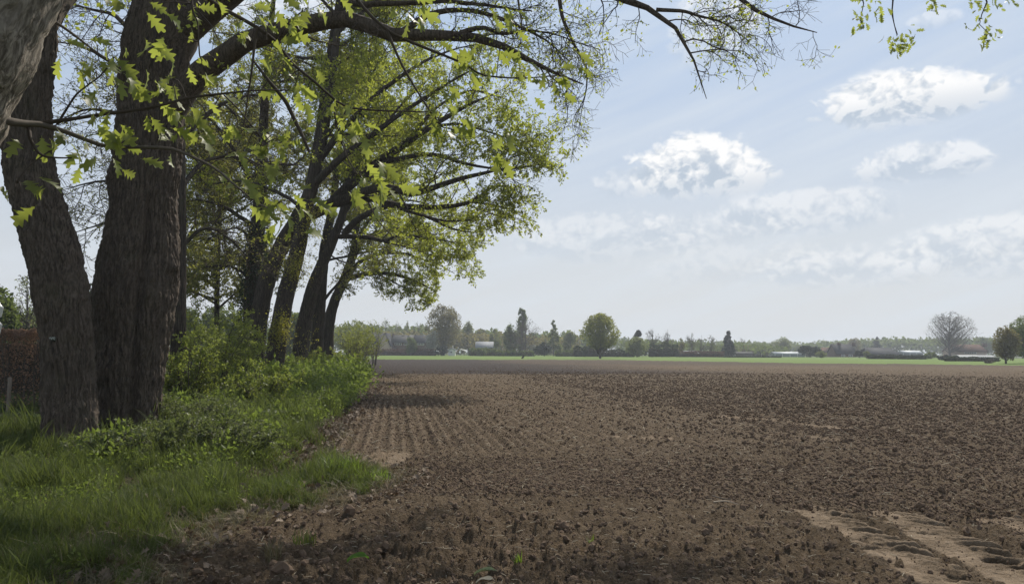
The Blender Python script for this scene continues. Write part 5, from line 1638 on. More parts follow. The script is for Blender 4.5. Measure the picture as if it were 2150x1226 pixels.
MAT['f_wood'] = mat_plain('far_bark', (0.085, 0.072, 0.060), 0.95, 0.3, 1.0)
def far_tree(label, px0, px1, py_top, depth, style, seed, leaf_mat=None, n_leaf=1500, leaf=0.42, bare=0.12, branches=26, trunk_r=None, name='tree', group='trees on the far side of the field', dens_top=0.0, base_px=None, wood=None, twigs=True):
    rg_ = np.random.default_rng(seed)
    cx = (px0 + px1) / 2
    top = at(cx, py_top, depth)
    b = at(base_px or cx, 742, depth)
    b[2] = 0.0
    H = top[2]
    W = (px1 - px0) / FPX * depth / 2
    root = empty(name, (b[0], b[1], 0.0), label, 'tree', group)
    tr = trunk_r or max(0.12, H * 0.022)
    z0 = H * bare
    cz, hz = (z0 + H) / 2, (H - z0) / 2
    C = np.array([[b[0], b[1], -0.1, tr * 1.3], [b[0], b[1], H * 0.08, tr], [b[0] + 0.1 * W * rg_.normal() * .5, b[1], H * 0.4, tr * 0.75], [top[0], b[1], H * 0.8, tr * 0.25], [top[0], b[1], H * 0.97, 0.03]])
    S = limb_curve(C, 20, rg_, 0.02)
    V, F = tubes(S[None, :, :3], S[None, :, 3], 8)
    link('trunk', mesh_np('trunk', V, F, True, None, [wood or MAT['f_wood']]), root)
    acc = Acc()
    # clump centres through the crown
    nb = branches
    d = norm(rg_.normal(size=(nb, 3)))
    rad_ = rg_.uniform(0.3, 0.93, (nb, 1)) ** 0.8
    if style == 'round' or style == 'bare':
        cl = np.array([top[0], b[1], cz]) + d * rad_ * np.array([W, W, hz])
        if style == 'bare':
            cl[:, 2] += 0.1 * hz
    elif style == 'column':
        tz = rg_.random(nb)
        wv = np.sin(PI * np.clip(tz * 0.9 + 0.08, 0, 1)) ** 0.5
        a = rg_.random(nb) * 2 * PI
        cl = np.stack([top[0] + np.cos(a) * W * 0.6 * wv, b[1] + np.sin(a) * W * 0.6 * wv, z0 + tz * (H - z0) * 0.97], 1)
    else:   # cone
        tz = rg_.random(nb) ** 1.3
        a = rg_.random(nb) * 2 * PI
        wv = (1 - tz) ** 0.8 * rg_.uniform(0.7, 1.0, nb)
        cl = np.stack([top[0] + np.cos(a) * W * wv, b[1] + np.sin(a) * W * wv, z0 + tz * (H - z0)], 1)
    # branches from the trunk to the clumps
    if style in ('round', 'bare'):
        st = np.clip((cl[:, 2] - np.hypot(cl[:, 0] - top[0], cl[:, 1] - b[1]) * 0.85) / H, 0.12, 0.85)
    else:
        st = np.clip(cl[:, 2] / H * (0.93 if style == 'cone' else 0.75), 0.05, 0.95)
    k = np.clip((st * 19).astype(int), 0, 18)
    s0, r0 = S[k, :3], S[k, 3]
    mid = s0 * 0.5 + cl * 0.5
    mid[:, 2] += (0.06 if style != 'cone' else 0.01) * H * rg_.normal(size=nb) * 0.5 - (0.03 * H if style in ('round', 'bare') else 0)
    t = np.linspace(0, 1, 6)[None, :, None]
    BP = (1 - t) ** 2 * s0[:, None] + 2 * t * (1 - t) * mid[:, None] + t ** 2 * cl[:, None]
    BR_ = np.linspace(1, 0.12, 6)[None] * np.minimum(r0 * 0.6, tr * 0.4)[:, None]
    acc.add(*tubes(BP, BR_, 4))
    if twigs:
        p1, r1 = kids(BP, BR_, 7 if style == 'bare' else 3, rg_, (0.25, 0.5), (25, 60), 0.2, 3, 0.05, 0.18, 0.6, 0.012)
        acc.add(*tubes(p1, np.maximum(r1, 0.012), 3))
        p2, r2 = kids(p1, r1, 4 if style == 'bare' else 1, rg_, (0.4, 0.7), (20, 55), 0.2, 2, 0.03, 0.2, 0.7, 0.010)
        acc.add(*tubes(p2, np.maximum(r2, 0.016), 3))
        tips = p2[:, -1]
    else:
        tips = cl
    o = link('branches', acc.mesh('branches', wood or MAT['f_wood'], False), root)
    o['kind'] = 'stuff'
    if n_leaf:
        j = rg_.integers(0, nb, n_leaf)
        sp = 0.21 if style in ('round', 'bare') else 0.16
        pos = cl[j] + rg_.normal(size=(n_leaf, 3)) * np.array([W, W, min(hz, W * 1.2)]) * sp * (1.0 if style in ('round', 'bare') else (wv[j][:, None] * 0.9 + 0.12))
        if style in ('round', 'bare'):
            q = rg_.random(n_leaf) < 0.45
            jj = rg_.integers(0, len(tips), n_leaf)
            pos = np.where(q[:, None], tips[jj] + rg_.normal(size=(n_leaf, 3)) * W * 0.05, pos)
        if style in ('round', 'bare'):
            c0 = np.array([top[0], b[1], cz])
            rel = (pos - c0) / np.array([W, W, hz])
            egg = 1.0 - 0.18 * np.clip(rel[:, 2], -1, 1)
            q = np.sqrt((rel[:, 0] / egg) ** 2 + (rel[:, 1] / egg) ** 2 + rel[:, 2] ** 2) / (0.93 + 0.12 * perlin(np.arctan2(rel[:, 2], rel[:, 0]) * 3.0 + seed, rel[:, 1] * 2.0, 403))
            f_ = np.where(q > 1, rg_.uniform(0.75, 1.0, n_leaf) / np.maximum(q, 1e-6), 1.0)
            pos = c0 + (pos - c0) * f_[:, None]
        pos = pos[(pos[:, 2] > 0.1) & (pos[:, 2] < H * 1.01)]
        n_leaf = len(pos)
        tint = rg_.random(n_leaf)
        V, F, A = leaves(pos, rg_.normal(size=(n_leaf, 3)), leaf * rg_.uniform(0.5, 1.3, n_leaf), rg_, 0.75, tint=tint)
        o = link('crown', mesh_np('crown', V, F, False, {'tint': A}, [leaf_mat]), root)
        o['kind'] = 'stuff'
    return root
FT = [  # label, px0, px1, top, depth, style, material, leaves, leaf, bare, branches
    ('round spring-green oak standing alone on the edge of the meadow', 1216, 1304, 655, 183, 'round', 'f_oak', 5200, .40, .17, 80),
    ('tall bronze-green oak towering over the row of houses', 884, 978, 635, 268, 'round', 'f_bronze', 4600, .55, .12, 60),
    ('vase-shaped bare tree beside the tall poplar', 1062, 1144, 664, 262, 'bare', 'f_grey', 500, .35, .12, 46),
    ('tall narrow poplar with two dark spires rising above its neighbours', 1084, 1108, 641, 272, 'column', 'f_green', 2800, .5, .04, 40),
    ('grey-green tree left of the vase-shaped bare tree', 1055, 1090, 674, 266, 'round', 'f_green', 1600, .55, .08, 26),
    ('pointed pale green tree right of the poplar', 1142, 1182, 674, 275, 'cone', 'f_pale', 1900, .55, .06, 34),
    ('soft pale tree between the pointed tree and the lone oak', 1178, 1216, 692, 300, 'round', 'f_pale', 1500, .6, .05, 24),
    ('round light green tree right of the lone oak', 1309, 1365, 706, 232, 'round', 'f_pale', 2400, .42, .04, 34),
    ('dark domed evergreen peeping over the round light green tree', 1322, 1358, 693, 262, 'cone', 'f_dark', 1800, .6, .1, 30),
    ('bare grey tree, left one of the pair behind the dark shrubs', 1350, 1391, 687, 255, 'bare', 'f_grey', 250, .3, .1, 34),
    ('bare grey tree, right one of the pair behind the dark shrubs', 1384, 1420, 689, 258, 'bare', 'f_grey', 250, .3, .1, 30),
    ('small budding tree between the two pairs of bare trees', 1420, 1440, 707, 262, 'bare', 'f_bronze', 350, .4, .1, 20),
    ('bare grey tree with a broad crown in the middle of the far gardens', 1436, 1468, 697, 262, 'bare', 'f_grey', 300, .3, .1, 30),
    ('thin bare tree right of the broad-crowned bare one', 1462, 1484, 702, 266, 'bare', 'f_grey', 200, .3, .1, 22),
    ('bare grey tree nearest to the dark conifer', 1478, 1508, 702, 262, 'bare', 'f_grey', 260, .3, .1, 28),
    ('tall dark conifer left of the gabled house', 1514, 1543, 696, 280, 'cone', 'f_dark', 2600, .6, .05, 44),
    ('little bare tree behind the gabled house', 1548, 1567, 708, 380, 'bare', 'f_grey', 150, .4, .1, 18),
    ('pale tree rising behind the white greenhouse', 1617, 1662, 704, 400, 'round', 'f_pale', 1500, .8, .05, 28),
    ('pale tree behind the house with two chimneys', 1776, 1812, 708, 440, 'round', 'f_bronze', 1100, .8, .05, 24),
    ('conifer above the long barn roof', 1828, 1852, 708, 420, 'cone', 'f_dark', 900, .9, .1, 24),
    ('great bare tree with a broad fan of branches at the right of the meadow', 1941, 2047, 650, 300, 'bare', 'f_grey', 3600, .34, .10, 90),
    ('hazy tree behind the house beyond the great bare tree', 2044, 2090, 704, 420, 'round', 'f_green', 1200, 1.0, .05, 24),
    ('olive tree at the right picture edge, the lower one in front', 2082, 2140, 679, 118, 'round', 'f_bronze', 3600, .24, .06, 46),
    ('taller olive tree cut off by the right picture edge', 2112, 2196, 657, 128, 'round', 'f_green', 4200, .27, .06, 50),
    ('pale bare poplar first from the left behind the houses', 796, 824, 668, 345, 'bare', 'f_pale', 420, .5, .1, 26),
    ('pale bare poplar second from the left behind the houses', 820, 848, 670, 350, 'bare', 'f_pale', 420, .5, .1, 26),
    ('pale bare poplar third from the left behind the houses', 842, 868, 671, 352, 'bare', 'f_pale', 420, .5, .1, 26),
    ('pale bare poplar nearest to the tall bronze oak', 862, 892, 672, 348, 'bare', 'f_pale', 420, .5, .1, 26),
    ('pale green tree right behind the tall bronze oak', 966, 1000, 669, 320, 'round', 'f_pale', 1500, .6, .05, 26),
    ('greyish tree behind the light-roofed shed', 990, 1028, 686, 330, 'round', 'f_bronze', 1300, .6, .05, 24),
    ('slender pale birch right of the light-roofed shed', 1026, 1056, 686, 300, 'round', 'f_pale', 1400, .5, .05, 24),
    ('whitish blossoming tree in front of the dark roof', 892, 926, 690, 262, 'round', 'f_blossom', 1300, .42, .04, 24),
    ('small round green tree in front of the long brick house', 846, 878, 706, 255, 'round', 'f_green', 1500, .42, .05, 24),
    ('green garden tree at the left picture edge behind the hedge', -60, 42, 585, 52, 'round', 'f_green', 3200, .26, .05, 44),
    ('silvery birch-like tree behind the hedge, left of the curved oak', 8, 110, 570, 62, 'bare', 'f_pale', 1500, .16, .08, 50),
    ('green garden tree seen between the curved and the huge oak', 150, 232, 588, 60, 'round', 'f_green', 2600, .28, .05, 40),
    ('dark bush-like tree behind the birch-like tree', 20, 105, 640, 70, 'round', 'f_green', 2600, .3, .02, 36),
    ('hazy green tree seen under the olive-leaved crown, left', 372, 432, 640, 105, 'round', 'f_green', 2400, .42, .04, 34),
    ('hazy green tree seen under the olive-leaved crown, right', 415, 520, 634, 120, 'round', 'f_green', 3000, .5, .04, 40),
    ('blue-grey spruce seen just left of the ivy oak', 478, 522, 668, 90, 'cone', 'f_dark', 2600, .36, .03, 44),
    ('hazy tree showing between the row trunks', 560, 660, 650, 130, 'round', 'f_green', 2600, .5, .04, 38),
    ('pale tree behind the willow bushes', 690, 790, 668, 190, 'round', 'f_pale', 2600, .5, .04, 38),
]
for i, (lab, a, b, tp, dp, sty, mt, nl, lf, br_, nb) in enumerate(FT):
    far_tree(lab, a, b, tp, dp, sty, 900 + i, MAT[mt], int(nl * (1.7 if sty != 'bare' else 1.3)), lf, br_, nb)

# hedges and dark shrubs along the meadow
HG = [  # label, px0, px1, top, depth, material, thickness, n, leaf, name
    ('reddish brown beech hedge in front of the long brick house', 742, 915, 733, 256, 'f_red', 1.6, 5200, .34, 'beech_hedge'),
    ('dark green hedge left of the lone round oak', 1204, 1262, 728, 238, 'f_hedge', 2.4, 2600, .38, 'evergreen_hedge'),
    ('dark green hedge between the lone oak and the light green tree', 1262, 1330, 735, 240, 'f_hedge', 2.0, 2400, .36, 'evergreen_hedge'),
    ('low dark hedge in front of the long barn', 1822, 1880, 745.5, 200, 'f_hedge', 1.2, 2000, .25, 'evergreen_hedge'),
    ('low dark hedge right of the long barn', 1883, 1944, 746.5, 196, 'f_hedge', 1.2, 2000, .25, 'evergreen_hedge'),
    ('long low dark hedge under the great bare tree', 1984, 2096, 750.5, 150, 'f_hedge', 1.2, 3400, .20, 'evergreen_hedge'),
    ('shady mixed hedge below the pair of bare grey trees', 1362, 1425, 724, 242, 'f_hedge', 2.4, 2600, .40, 'evergreen_hedge'),
    ('brownish garden hedge below the thin bare trees', 1425, 1520, 738, 245, 'f_red', 1.5, 2600, .34, 'beech_hedge'),
    ('green hedge bushes right of the white shed', 985, 1042, 733, 258, 'f_green', 2.2, 2400, .42, 'garden_hedge'),
    ('dark hedge at the foot of the poplar', 1042, 1122, 737, 255, 'f_green', 2.0, 2400, .40, 'garden_hedge'),
    ('pale hedge between the evergreen clump and the lone oak', 1166, 1206, 737, 254, 'f_green', 1.8, 1500, .38, 'garden_hedge'),
    ('garden hedge below the gabled house', 1520, 1640, 748, 236, 'f_hedge', 1.2, 2400, .28, 'garden_hedge'),
]
for (lab, a, b, tp, dp, mt, th_, n, lf, nm) in HG:
    A_, B_ = at(a, 742, dp), at(b, 742, dp)
    hedge(nm, lab, A_[:2], B_[:2], at((a + b) / 2, tp, dp)[2], th_, n, lf, MAT[mt], rng, 0, 0.2, group='hedges along the meadow', lump=0.30 if mt != 'f_red' else 0.10)
BUSH = [
    ('dark rounded evergreen clump right of the vase-shaped tree', 1120, 1166, 718, 250, 'f_dark', 2400, .5),
    ('dark evergreen clump beside the white greenhouse', 1676, 1712, 723, 262, 'f_dark', 2400, .5),
    ('darker bushy evergreen right of the evergreen clump by the greenhouse', 1698, 1732, 727, 268, 'f_dark', 1800, .5),
    ('light shrub in front of the evergreen clump', 1712, 1738, 735, 240, 'f_pale', 1300, .36),
    ('yellow-green ball-shaped shrub left of the long barn', 1811, 1827, 736, 235, 'f_pale', 900, .32),
    ('dark shrub right of the house with two chimneys', 1794, 1814, 734, 245, 'f_dark', 1100, .4),
    ('small grey bush at the end of the meadow near the right edge', 2066, 2088, 756, 122, 'f_grey', 900, .16),
    ('blossoming pale bush behind the dark evergreen clump', 1108, 1130, 722, 262, 'f_blossom', 900, .4),
    ('dark bush under the whitish blossoming tree', 908, 944, 722, 250, 'f_dark', 1500, .42),
    ('dark rounded bush at the left end of the low hedge under the great tree', 1968, 1996, 743, 175, 'f_dark', 1400, .26),
    ('pale bush left of the great bare tree trunk', 1940, 1966, 738, 215, 'f_green', 1200, .34),
    ('green bush left of the light-roofed shed', 1000, 1024, 727, 252, 'f_green', 1300, .4),
]
for i, (lab, a, b, tp, dp, mt, n, lf) in enumerate(BUSH):
    far_tree(lab, a, b, tp, dp, 'round', 1200 + i, MAT[mt], n, lf, 0.0, 18, name='garden_bush', group='garden bushes along the meadow', twigs=False)['category'] = 'bush'

# ---------------------------------------------------------------- houses and sheds
MAT['brick'] = mat_plain('brown_brick', (0.115, 0.075, 0.058), 0.9, 0.2, 2.0)
MAT['beige'] = mat_plain('beige_render', (0.40, 0.31, 0.25), 0.9, 0.1, 1.0)
MAT['rooft'] = mat_plain('grey_roof_tile', (0.085, 0.085, 0.08), 0.75, 0.2, 3.0, 0, 0.05)
MAT['roofd'] = mat_plain('dark_roof_tile', (0.035, 0.037, 0.042), 0.75, 0.2, 3.0, 0, 0.05)
MAT['roofr'] = mat_plain('weathered_roof_tile', (0.10, 0.060, 0.046), 0.8, 0.2, 3.0, 0, 0.05)
MAT['metal'] = mat_plain('pale_sheet_roof', (0.22, 0.23, 0.24), 0.8, 0.15, 1.0)
MAT['pane'] = mat_plain('window_pane', (0.03, 0.035, 0.04), 0.12, 0.1, 1.0, 0, 0.6)
MAT['frame'] = mat_plain('white_window_frame', (0.72, 0.72, 0.70), 0.5, 0.05)
MAT['plank'] = mat_plain('grey_planks', (0.16, 0.14, 0.12), 0.9, 0.25, 1.5)
def prism(name, x0, x1, y0, y1, ze, zr, ridge, mat, over=0.35, thick=0.22, parent=None, hip=0.0):
    """pitched roof: two slabs with thickness; ridge 'x' runs across the view, 'y' away from it"""
    V, F = [], []
    xm, ym = (x0 + x1) / 2, (y0 + y1) / 2
    if ridge == 'x':
        e = [(x0 - over, y0 - over), (x1 + over, y0 - over), (x1 + over, y1 + over), (x0 - over, y1 + over)]
        rd = [(x0 - over + hip, ym), (x1 + over - hip, ym)]
        ze2 = ze - over * (zr - ze) / (ym - y0)
        top = [(*e[0], ze2), (*e[1], ze2), (*rd[1], zr), (*rd[0], zr), (*e[2], ze2), (*e[3], ze2)]
    else:
        e = [(x0 - over, y1 + over), (x0 - over, y0 - over), (x1 + over, y0 - over), (x1 + over, y1 + over)]
        rd = [(xm, y1 + over - hip), (xm, y0 - over + hip)]
        ze2 = ze - over * (zr - ze) / (xm - x0)
        top = [(*e[0], ze2), (*e[1], ze2), (*rd[1], zr), (*rd[0], zr), (*e[2], ze2), (*e[3], ze2)]
    V = np.array(top + [(p[0], p[1], p[2] + thick) for p in top])
    F = [[6, 7, 8, 9], [9, 8, 10, 11], [0, 3, 2, 1], [3, 5, 4, 2], [0, 1, 7, 6], [4, 5, 11, 10], [1, 2, 8, 7], [2, 4, 10, 8], [3, 0, 6, 9], [5, 3, 9, 11]]
    return link(name, mesh_np(name, V, np.array(F), False, None, [mat]), parent)
def walls(name, x0, x1, y0, y1, ze, zr, ridge, mat, parent):
    xm, ym = (x0 + x1) / 2, (y0 + y1) / 2
    V = [(x0, y0, -.1), (x1, y0, -.1), (x1, y1, -.1), (x0, y1, -.1), (x0, y0, ze), (x1, y0, ze), (x1, y1, ze), (x0, y1, ze)]
    F4 = [[0, 1, 5, 4], [1, 2, 6, 5], [2, 3, 7, 6], [3, 0, 4, 7]]
    if ridge == 'x':
        V += [(x0, ym, zr), (x1, ym, zr)]
        F3 = [[5, 6, 9], [7, 4, 8]]
    elif ridge == 'y':
        V += [(xm, y0, zr), (xm, y1, zr)]
        F3 = [[4, 5, 8], [6, 7, 9]]
    else:
        F3 = []
        F4.append([4, 5, 6, 7])
    fs = [np.array(F4)] + ([np.array(F3)] if F3 else [])
    return link(name, mesh_np(name, np.array(V, float), fs, False, None, [mat]), parent)
def window(x0, x1, z0, z1, y, parent, bars=1):
    fr = 0.16
    w_ = link('window', boxm('window', ((x0 + x1) / 2, y - 0.02, (z0 + z1) / 2), (x1 - x0, 0.08, z1 - z0), MAT['frame']), parent)
    n = max(1, bars)
    wd = (x1 - x0 - fr * (n + 1)) / n
    for i in range(n):
        xa = x0 + fr + i * (wd + fr)
        link('pane', boxm('pane', (xa + wd / 2, y - 0.062, (z0 + z1) / 2), (wd, 0.02, z1 - z0 - 2 * fr), MAT['pane']), w_)
def chimney(px, pytop, depth, zb, s, parent, mat):
    c = at(px, pytop, depth)
    link('chimney', boxm('chimney', (c[0], c[1], (c[2] + zb) / 2), (s, s, c[2] - zb), mat), parent)
def house(label, px0, px1, py_r, py_e, depth, deep, ridge, wall_m, roof_m, wins=(), chims=(), name='house', cat='house', group='houses across the field', hip=0.0, door=None):
    A_, B_ = at(px0, 742, depth), at(px1, 742, depth)
    x0, x1 = A_[0], B_[0]
    y0, y1 = depth, depth + deep
    mid = (px0 + px1) / 2
    rdepth = depth + (deep / 2 if ridge == 'x' else 0)
    zr = at(mid, py_r, rdepth)[2]
    ze = at(mid, py_e, depth)[2]
    root = empty(name, ((x0 + x1) / 2, (y0 + y1) / 2, 0), label, cat, group)
    if hip and ridge == 'x':
        walls('wall', x0, x1, y0, y1, ze, ze, None, wall_m, root)
    else:
        walls('wall', x0, x1, y0, y1, ze - 0.02, zr - 0.12, ridge, wall_m, root)
    prism('roof', x0, x1, y0, y1, ze, zr - 0.05, ridge, roof_m, parent=root, hip=hip)
    for (a, b, t, bt, nbar) in wins:
        p, q = at(a, t, depth), at(b, bt, depth)
        window(p[0], q[0], q[2], p[2], depth - 0.03, root, nbar)
    for (a, t, s) in chims:
        chimney(a, t, rdepth, zr - 0.8, s, root, MAT['brick'])
    if door:
        p, q = at(door[0], door[2], depth), at(door[1], door[2], depth)
        link('door', boxm('door', ((p[0] + q[0]) / 2, depth - 0.05, p[2] / 2), (q[0] - p[0], 0.08, p[2]), MAT['frame']), root)
    return root
house('house with a tall beige gable wall left of the long brick house', 798, 817, 699, 722, 286, 12, 'y', MAT['beige'], MAT['roofd'])
house('dark-roofed house half hidden by the willow bushes', 752, 799, 700, 722, 292, 10, 'x', MAT['brick'], MAT['roofd'], [(776, 788, 724, 730, 2)])
house('long brick house with a light grey roof and a white window band', 823, 864, 704, 719, 292, 9, 'x', MAT['brick'], MAT['rooft'], [(828, 843, 719.5, 725, 4), (848, 858, 719.5, 725, 3)], [(826, 700, .8)])
house('dark-roofed brick house right of the light grey roof', 865.5, 899, 704, 719, 293, 9, 'x', MAT['brick'], MAT['roofd'], [(876, 890, 719.5, 725, 4)])
house('gabled house with an old tiled roof right of the tall dark conifer', 1545, 1583, 727, 741, 330, 9, 'x', MAT['brick'], MAT['roofr'], [(1553, 1559, 743, 747, 1), (1568, 1575, 743, 747, 1)], [(1560, 724, .8)])
house('tiled house with a dark skylight left of the white greenhouse', 1592, 1631, 727, 741, 335, 9, 'x', MAT['brick'], MAT['roofd'], [(1598, 1606, 743, 748, 2), (1614, 1622, 743, 748, 2)], [(1600, 724, .8)])
house('house with two chimneys on its steep dark roof', 1757, 1797, 723, 742, 300, 9, 'x', MAT['brick'], MAT['roofd'], [(1766, 1774, 744, 749, 2), (1782, 1790, 744, 749, 2)], [(1761, 719.5, 1.1), (1792, 719.5, 1.1)])
house('small house with a lean roof beside the two-chimney house', 1732, 1754, 730, 742, 318, 8, 'y', MAT['brick'], MAT['roofr'], [(1739, 1746, 744, 748, 1)])
house('long low barn with a dark roof behind the clipped hedge', 1818, 1892, 731, 744, 310, 11, 'x', MAT['plank'], MAT['roofd'], [(1850, 1862, 745.5, 748, 2)], name='barn', cat='barn', hip=2.5)
house('brown-roofed house with a white window band right of the great bare tree', 2010, 2072, 724, 738, 300, 10, 'x', MAT['beige'], MAT['roofr'], [(2025, 2050, 738.5, 743, 5)], [(2067, 721.5, 1.3)])
house('white shed in front of the dark bush under the blossoming tree', 941, 955, 731, 735, 262, 4, 'y', MAT['white'], MAT['metal'], [(945, 950, 737, 741, 1)], name='garden_shed', cat='shed')
house('shed with a pale sheet metal roof behind the hedge bushes', 999, 1034, 718, 730, 285, 9, 'x', MAT['plank'], MAT['metal'], name='garden_shed', cat='shed')
house('flat low annexe in front of the gabled house', 1530, 1580, 739.5, 743, 290, 5, 'x', MAT['plank'], MAT['rooft'], [(1538, 1544, 744, 747, 1)], name='garden_shed', cat='shed')
house('low grey shed between the thin bare trees', 1436, 1462, 737, 740, 275, 4, 'x', MAT['plank'], MAT['metal'], name='garden_shed', cat='shed')
# white boat-like canopy by the white shed
def greenhouse(label, px0, px1, py_r, py_e, depth, deep):
    A_, B_ = at(px0, 742, depth), at(px1, 742, depth)
    x0, x1 = A_[0], B_[0]
    zr, ze = at((px0 + px1) / 2, py_r, depth + deep / 2)[2], at((px0 + px1) / 2, py_e, depth)[2]
    root = empty('greenhouse', ((x0 + x1) / 2, depth, 0), label, 'greenhouse', 'greenhouses across the field')
    prism('roof', x0, x1, depth, depth + deep, ze, zr, 'x', MAT['glassroof'], 0.1, 0.06, root)
    walls('wall', x0, x1, depth, depth + deep, ze - 0.05, zr - 0.1, 'x', MAT['glasswall'], root)
    n = max(3, int((x1 - x0) / 2.5))
    for i in range(n + 1):
        xx = x0 + (x1 - x0) * i / n
        link('post', boxm('post', (xx, depth - 0.06, ze / 2), (0.12, 0.1, ze), MAT['frame']), root)
MAT['glassroof'] = mat_plain('whitewashed_glass_roof', (0.42, 0.45, 0.46), 0.6, 0.1, 0.5, 0, 0.3)
MAT['glasswall'] = mat_plain('greenhouse_glazing', (0.22, 0.24, 0.25), 0.2, 0.15, 0.5, 0, 0.5)
greenhouse('long white-roofed greenhouse beside the dark evergreen clump', 1627, 1690, 739, 743, 275, 6)
greenhouse('faint greenhouse right of the long barn', 1897, 1938, 736, 741, 330, 6)
def tunnel(label, px0, px1, py_t, depth):
    A_, B_ = at(px0, 742, depth), at(px1, 742, depth)
    r_ = at((px0 + px1) / 2, py_t, depth)[2]
    th_ = np.linspace(0, PI, 13)
    xs2 = np.linspace(A_[0], B_[0], 12)
    root = empty('polytunnel', (float((A_[0] + B_[0]) / 2), depth, 0), label, 'polytunnel', 'polytunnels across the field')
    V = np.concatenate([np.stack([np.full(13, xx), depth + 2.2 - 2.2 * np.cos(th_), r_ * np.sin(th_) ** 0.8 * (1 + 0.0 * xx)], 1) for xx in xs2])
    ii = np.arange(len(V)).reshape(-1, 13)
    F = np.stack([ii[:-1, :-1], ii[1:, :-1], ii[1:, 1:], ii[:-1, 1:]], -1).reshape(-1, 4)
    link('cover', mesh_np('cover', V, F, True, None, [MAT['film']]), root)
    for xx in xs2:
        P = np.stack([np.full(13, xx), depth + 2.2 - 2.25 * np.cos(th_), 1.02 * r_ * np.sin(th_) ** 0.8], 1)
        link('hoop', mesh_np('hoop', *tubes(P[None], np.full((1, 13), 0.03), 5), True, None, [MAT['frame']]), root)
MAT['film'] = mat_plain('white_plastic_film', (0.45, 0.45, 0.43), 0.7, 0.1, 0.6, 0, 0.2)
tunnel('white polytunnel behind the low hedge, the left one', 2016, 2060, 745.5, 200)
tunnel('white polytunnel behind the low hedge, the right one', 2062, 2090, 746, 202)
# small parked things by the sheds
def awning(label, px0, px1, py0, py1, depth):
    A_, B_ = at(px0, py0, depth), at(px1, py1, depth)
    root = empty('garden_canopy', (float((A_[0] + B_[0]) / 2), depth, 0), label, 'canopy')
    V = np.array([[A_[0], depth, A_[2]], [B_[0], depth, B_[2]], [B_[0], depth + 3, B_[2] + .1], [A_[0], depth + 3, A_[2] + .1]])
    V = np.concatenate([V, V - np.array([0, 0, 0.12])])
    F = np.array([[0, 1, 2, 3], [7, 6, 5, 4], [0, 4, 5, 1], [1, 5, 6, 2], [2, 6, 7, 3], [3, 7, 4, 0]])
    link('sheet', mesh_np('sheet', V, F, False, None, [MAT['white']]), root)
    for xx, zz in ((A_[0], A_[2]), (B_[0], B_[2])):
        for yy in (depth + 0.1, depth + 2.9):
            link('post', boxm('post', (xx, yy, zz / 2 - 0.05), (0.1, 0.1, zz - 0.1), MAT['white']), root)
awning('bright white sloping canopy right of the white shed', 966, 981, 733, 736.5, 258)
# old stump and clods in the meadow edge
g = gnd(1099, 753.5)
def stump(label, px, depth, h, r):
    c = at(px, 742, depth)
    C = np.array([[c[0], depth, -.1, r * 1.5], [c[0], depth, h * .3, r], [c[0] + .3, depth, h * .75, r * .8], [c[0] + .5, depth, h, r * .3]])
    S = catmull(C, 10)
    tag(link('tree_stump', mesh_np('tree_stump', *tubes(S[None, :, :3], S[None, :, 3], 7), True, None, [MAT['bark_dark']])), label, 'stump')
stump('dark broken stump at the front edge of the meadow below the poplar', 1097, 168, 0.75, 0.22)

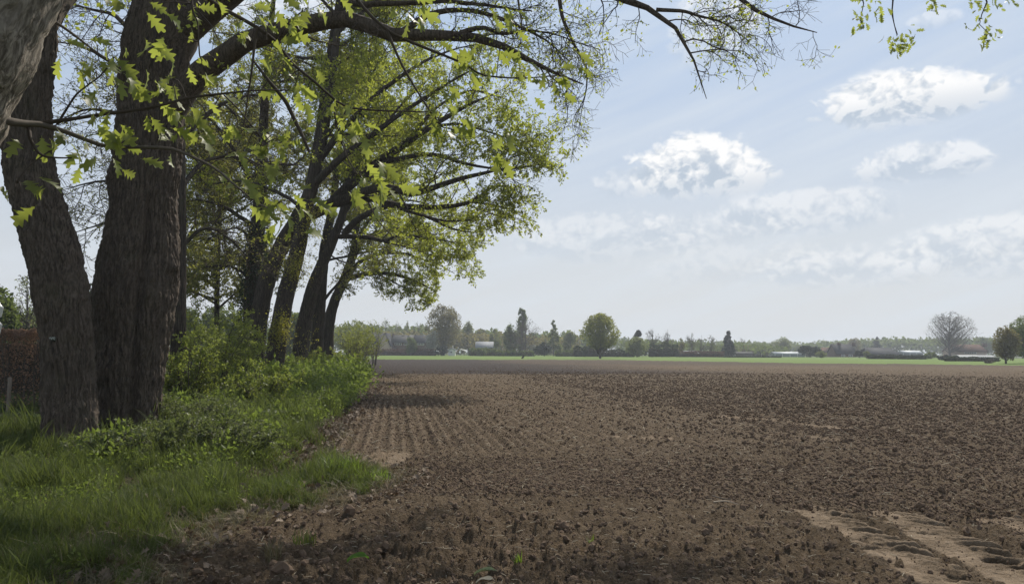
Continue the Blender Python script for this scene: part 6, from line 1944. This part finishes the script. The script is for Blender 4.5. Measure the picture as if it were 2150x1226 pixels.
# ---------------------------------------------------------------- far woods closing the horizon
def wood(label, px0, px1, tops, depth, n, leaf, mat, seed):
    rg_ = np.random.default_rng(seed)
    u_ = rg_.random(n)
    px = px0 + (px1 - px0) * u_
    tpx = np.interp(px, *zip(*tops)) if isinstance(tops, list) else np.full(n, tops)
    bump = 8.0 * perlin(px * 0.05, px * 0 + seed, 401) + 5.0 * perlin(px * 0.15, px * 0 + seed, 402)
    H = CAMH + (741 - tpx + bump) / FPX * depth
    X = (px - CXP) / FPX * depth
    Z = H * np.sqrt(rg_.random(n))
    Yd = depth + rg_.normal(size=n) * 8
    V, F, A = leaves(np.stack([X, Yd, Z], 1), rg_.normal(size=(n, 3)), leaf * rg_.uniform(0.6, 1.4, n), rg_, 0.8)
    o = link('distant_woods', mesh_np('distant_woods', V, F, False, {'tint': A}, [mat]))
    tag(o, label, 'woods', kind='stuff')
wood('hazy distant wood behind the houses on the left half', 640, 1240, [(640, 690), (800, 694), (960, 697), (1060, 703), (1240, 712)], 400, 9000, 2.0, MAT['f_green'], 1)
wood('hazy distant wood behind the right half of the far gardens', 1230, 1720, [(1230, 712), (1450, 722), (1600, 722), (1720, 724)], 560, 6500, 2.0, MAT['f_green'], 2)
wood('hazy distant wood behind the barn and the great bare tree', 1700, 2260, [(1700, 724), (1800, 716), (1860, 714), (2000, 713), (2260, 708)], 520, 7500, 2.1, MAT['f_green'], 3)
wood('hazy garden trees massed behind the far houses and sheds', 740, 1215, [(740, 704), (900, 704), (1060, 706), (1215, 716)], 318, 7000, 1.1, MAT['f_bronze'], 5)
wood('hazy garden trees massed behind the far bare trees', 1300, 1640, [(1300, 718), (1450, 722), (1640, 728)], 330, 4500, 1.0, MAT['f_green'], 6)
wood('dim distant wood seen through the oaks on the left', -160, 660, [(-160, 690), (100, 690), (400, 690), (660, 700)], 300, 6500, 1.6, MAT['f_green'], 4)

# ================================================================ HAZE
bx = bpy.data.meshes.new('haze')
hx, hy0, hy1, hz0, hz1 = 1500, -1500, 1500, -1.4, 30.0
bx.from_pydata([(-hx, hy0, hz0), (hx, hy0, hz0), (hx, hy1, hz0), (-hx, hy1, hz0), (-hx, hy0, hz1), (hx, hy0, hz1), (hx, hy1, hz1), (-hx, hy1, hz1)], [],
               [(0, 3, 2, 1), (4, 5, 6, 7), (0, 1, 5, 4), (1, 2, 6, 5), (2, 3, 7, 6), (3, 0, 4, 7)])
hm, t = new_mat('haze')
pvn = t.n('ShaderNodeVolumePrincipled')
pvn.inputs['Color'].default_value = (0.80, 0.86, 0.94, 1)
pvn.inputs['Density'].default_value = HAZE
pvn.inputs['Anisotropy'].default_value = 0.2
mo = t.n('ShaderNodeOutputMaterial')
hm.node_tree.links.new(pvn.outputs[0], mo.inputs['Volume'])
bx.materials.append(hm)
tag(link('haze', bx), 'pale spring haze filling the air', 'haze', kind='stuff')
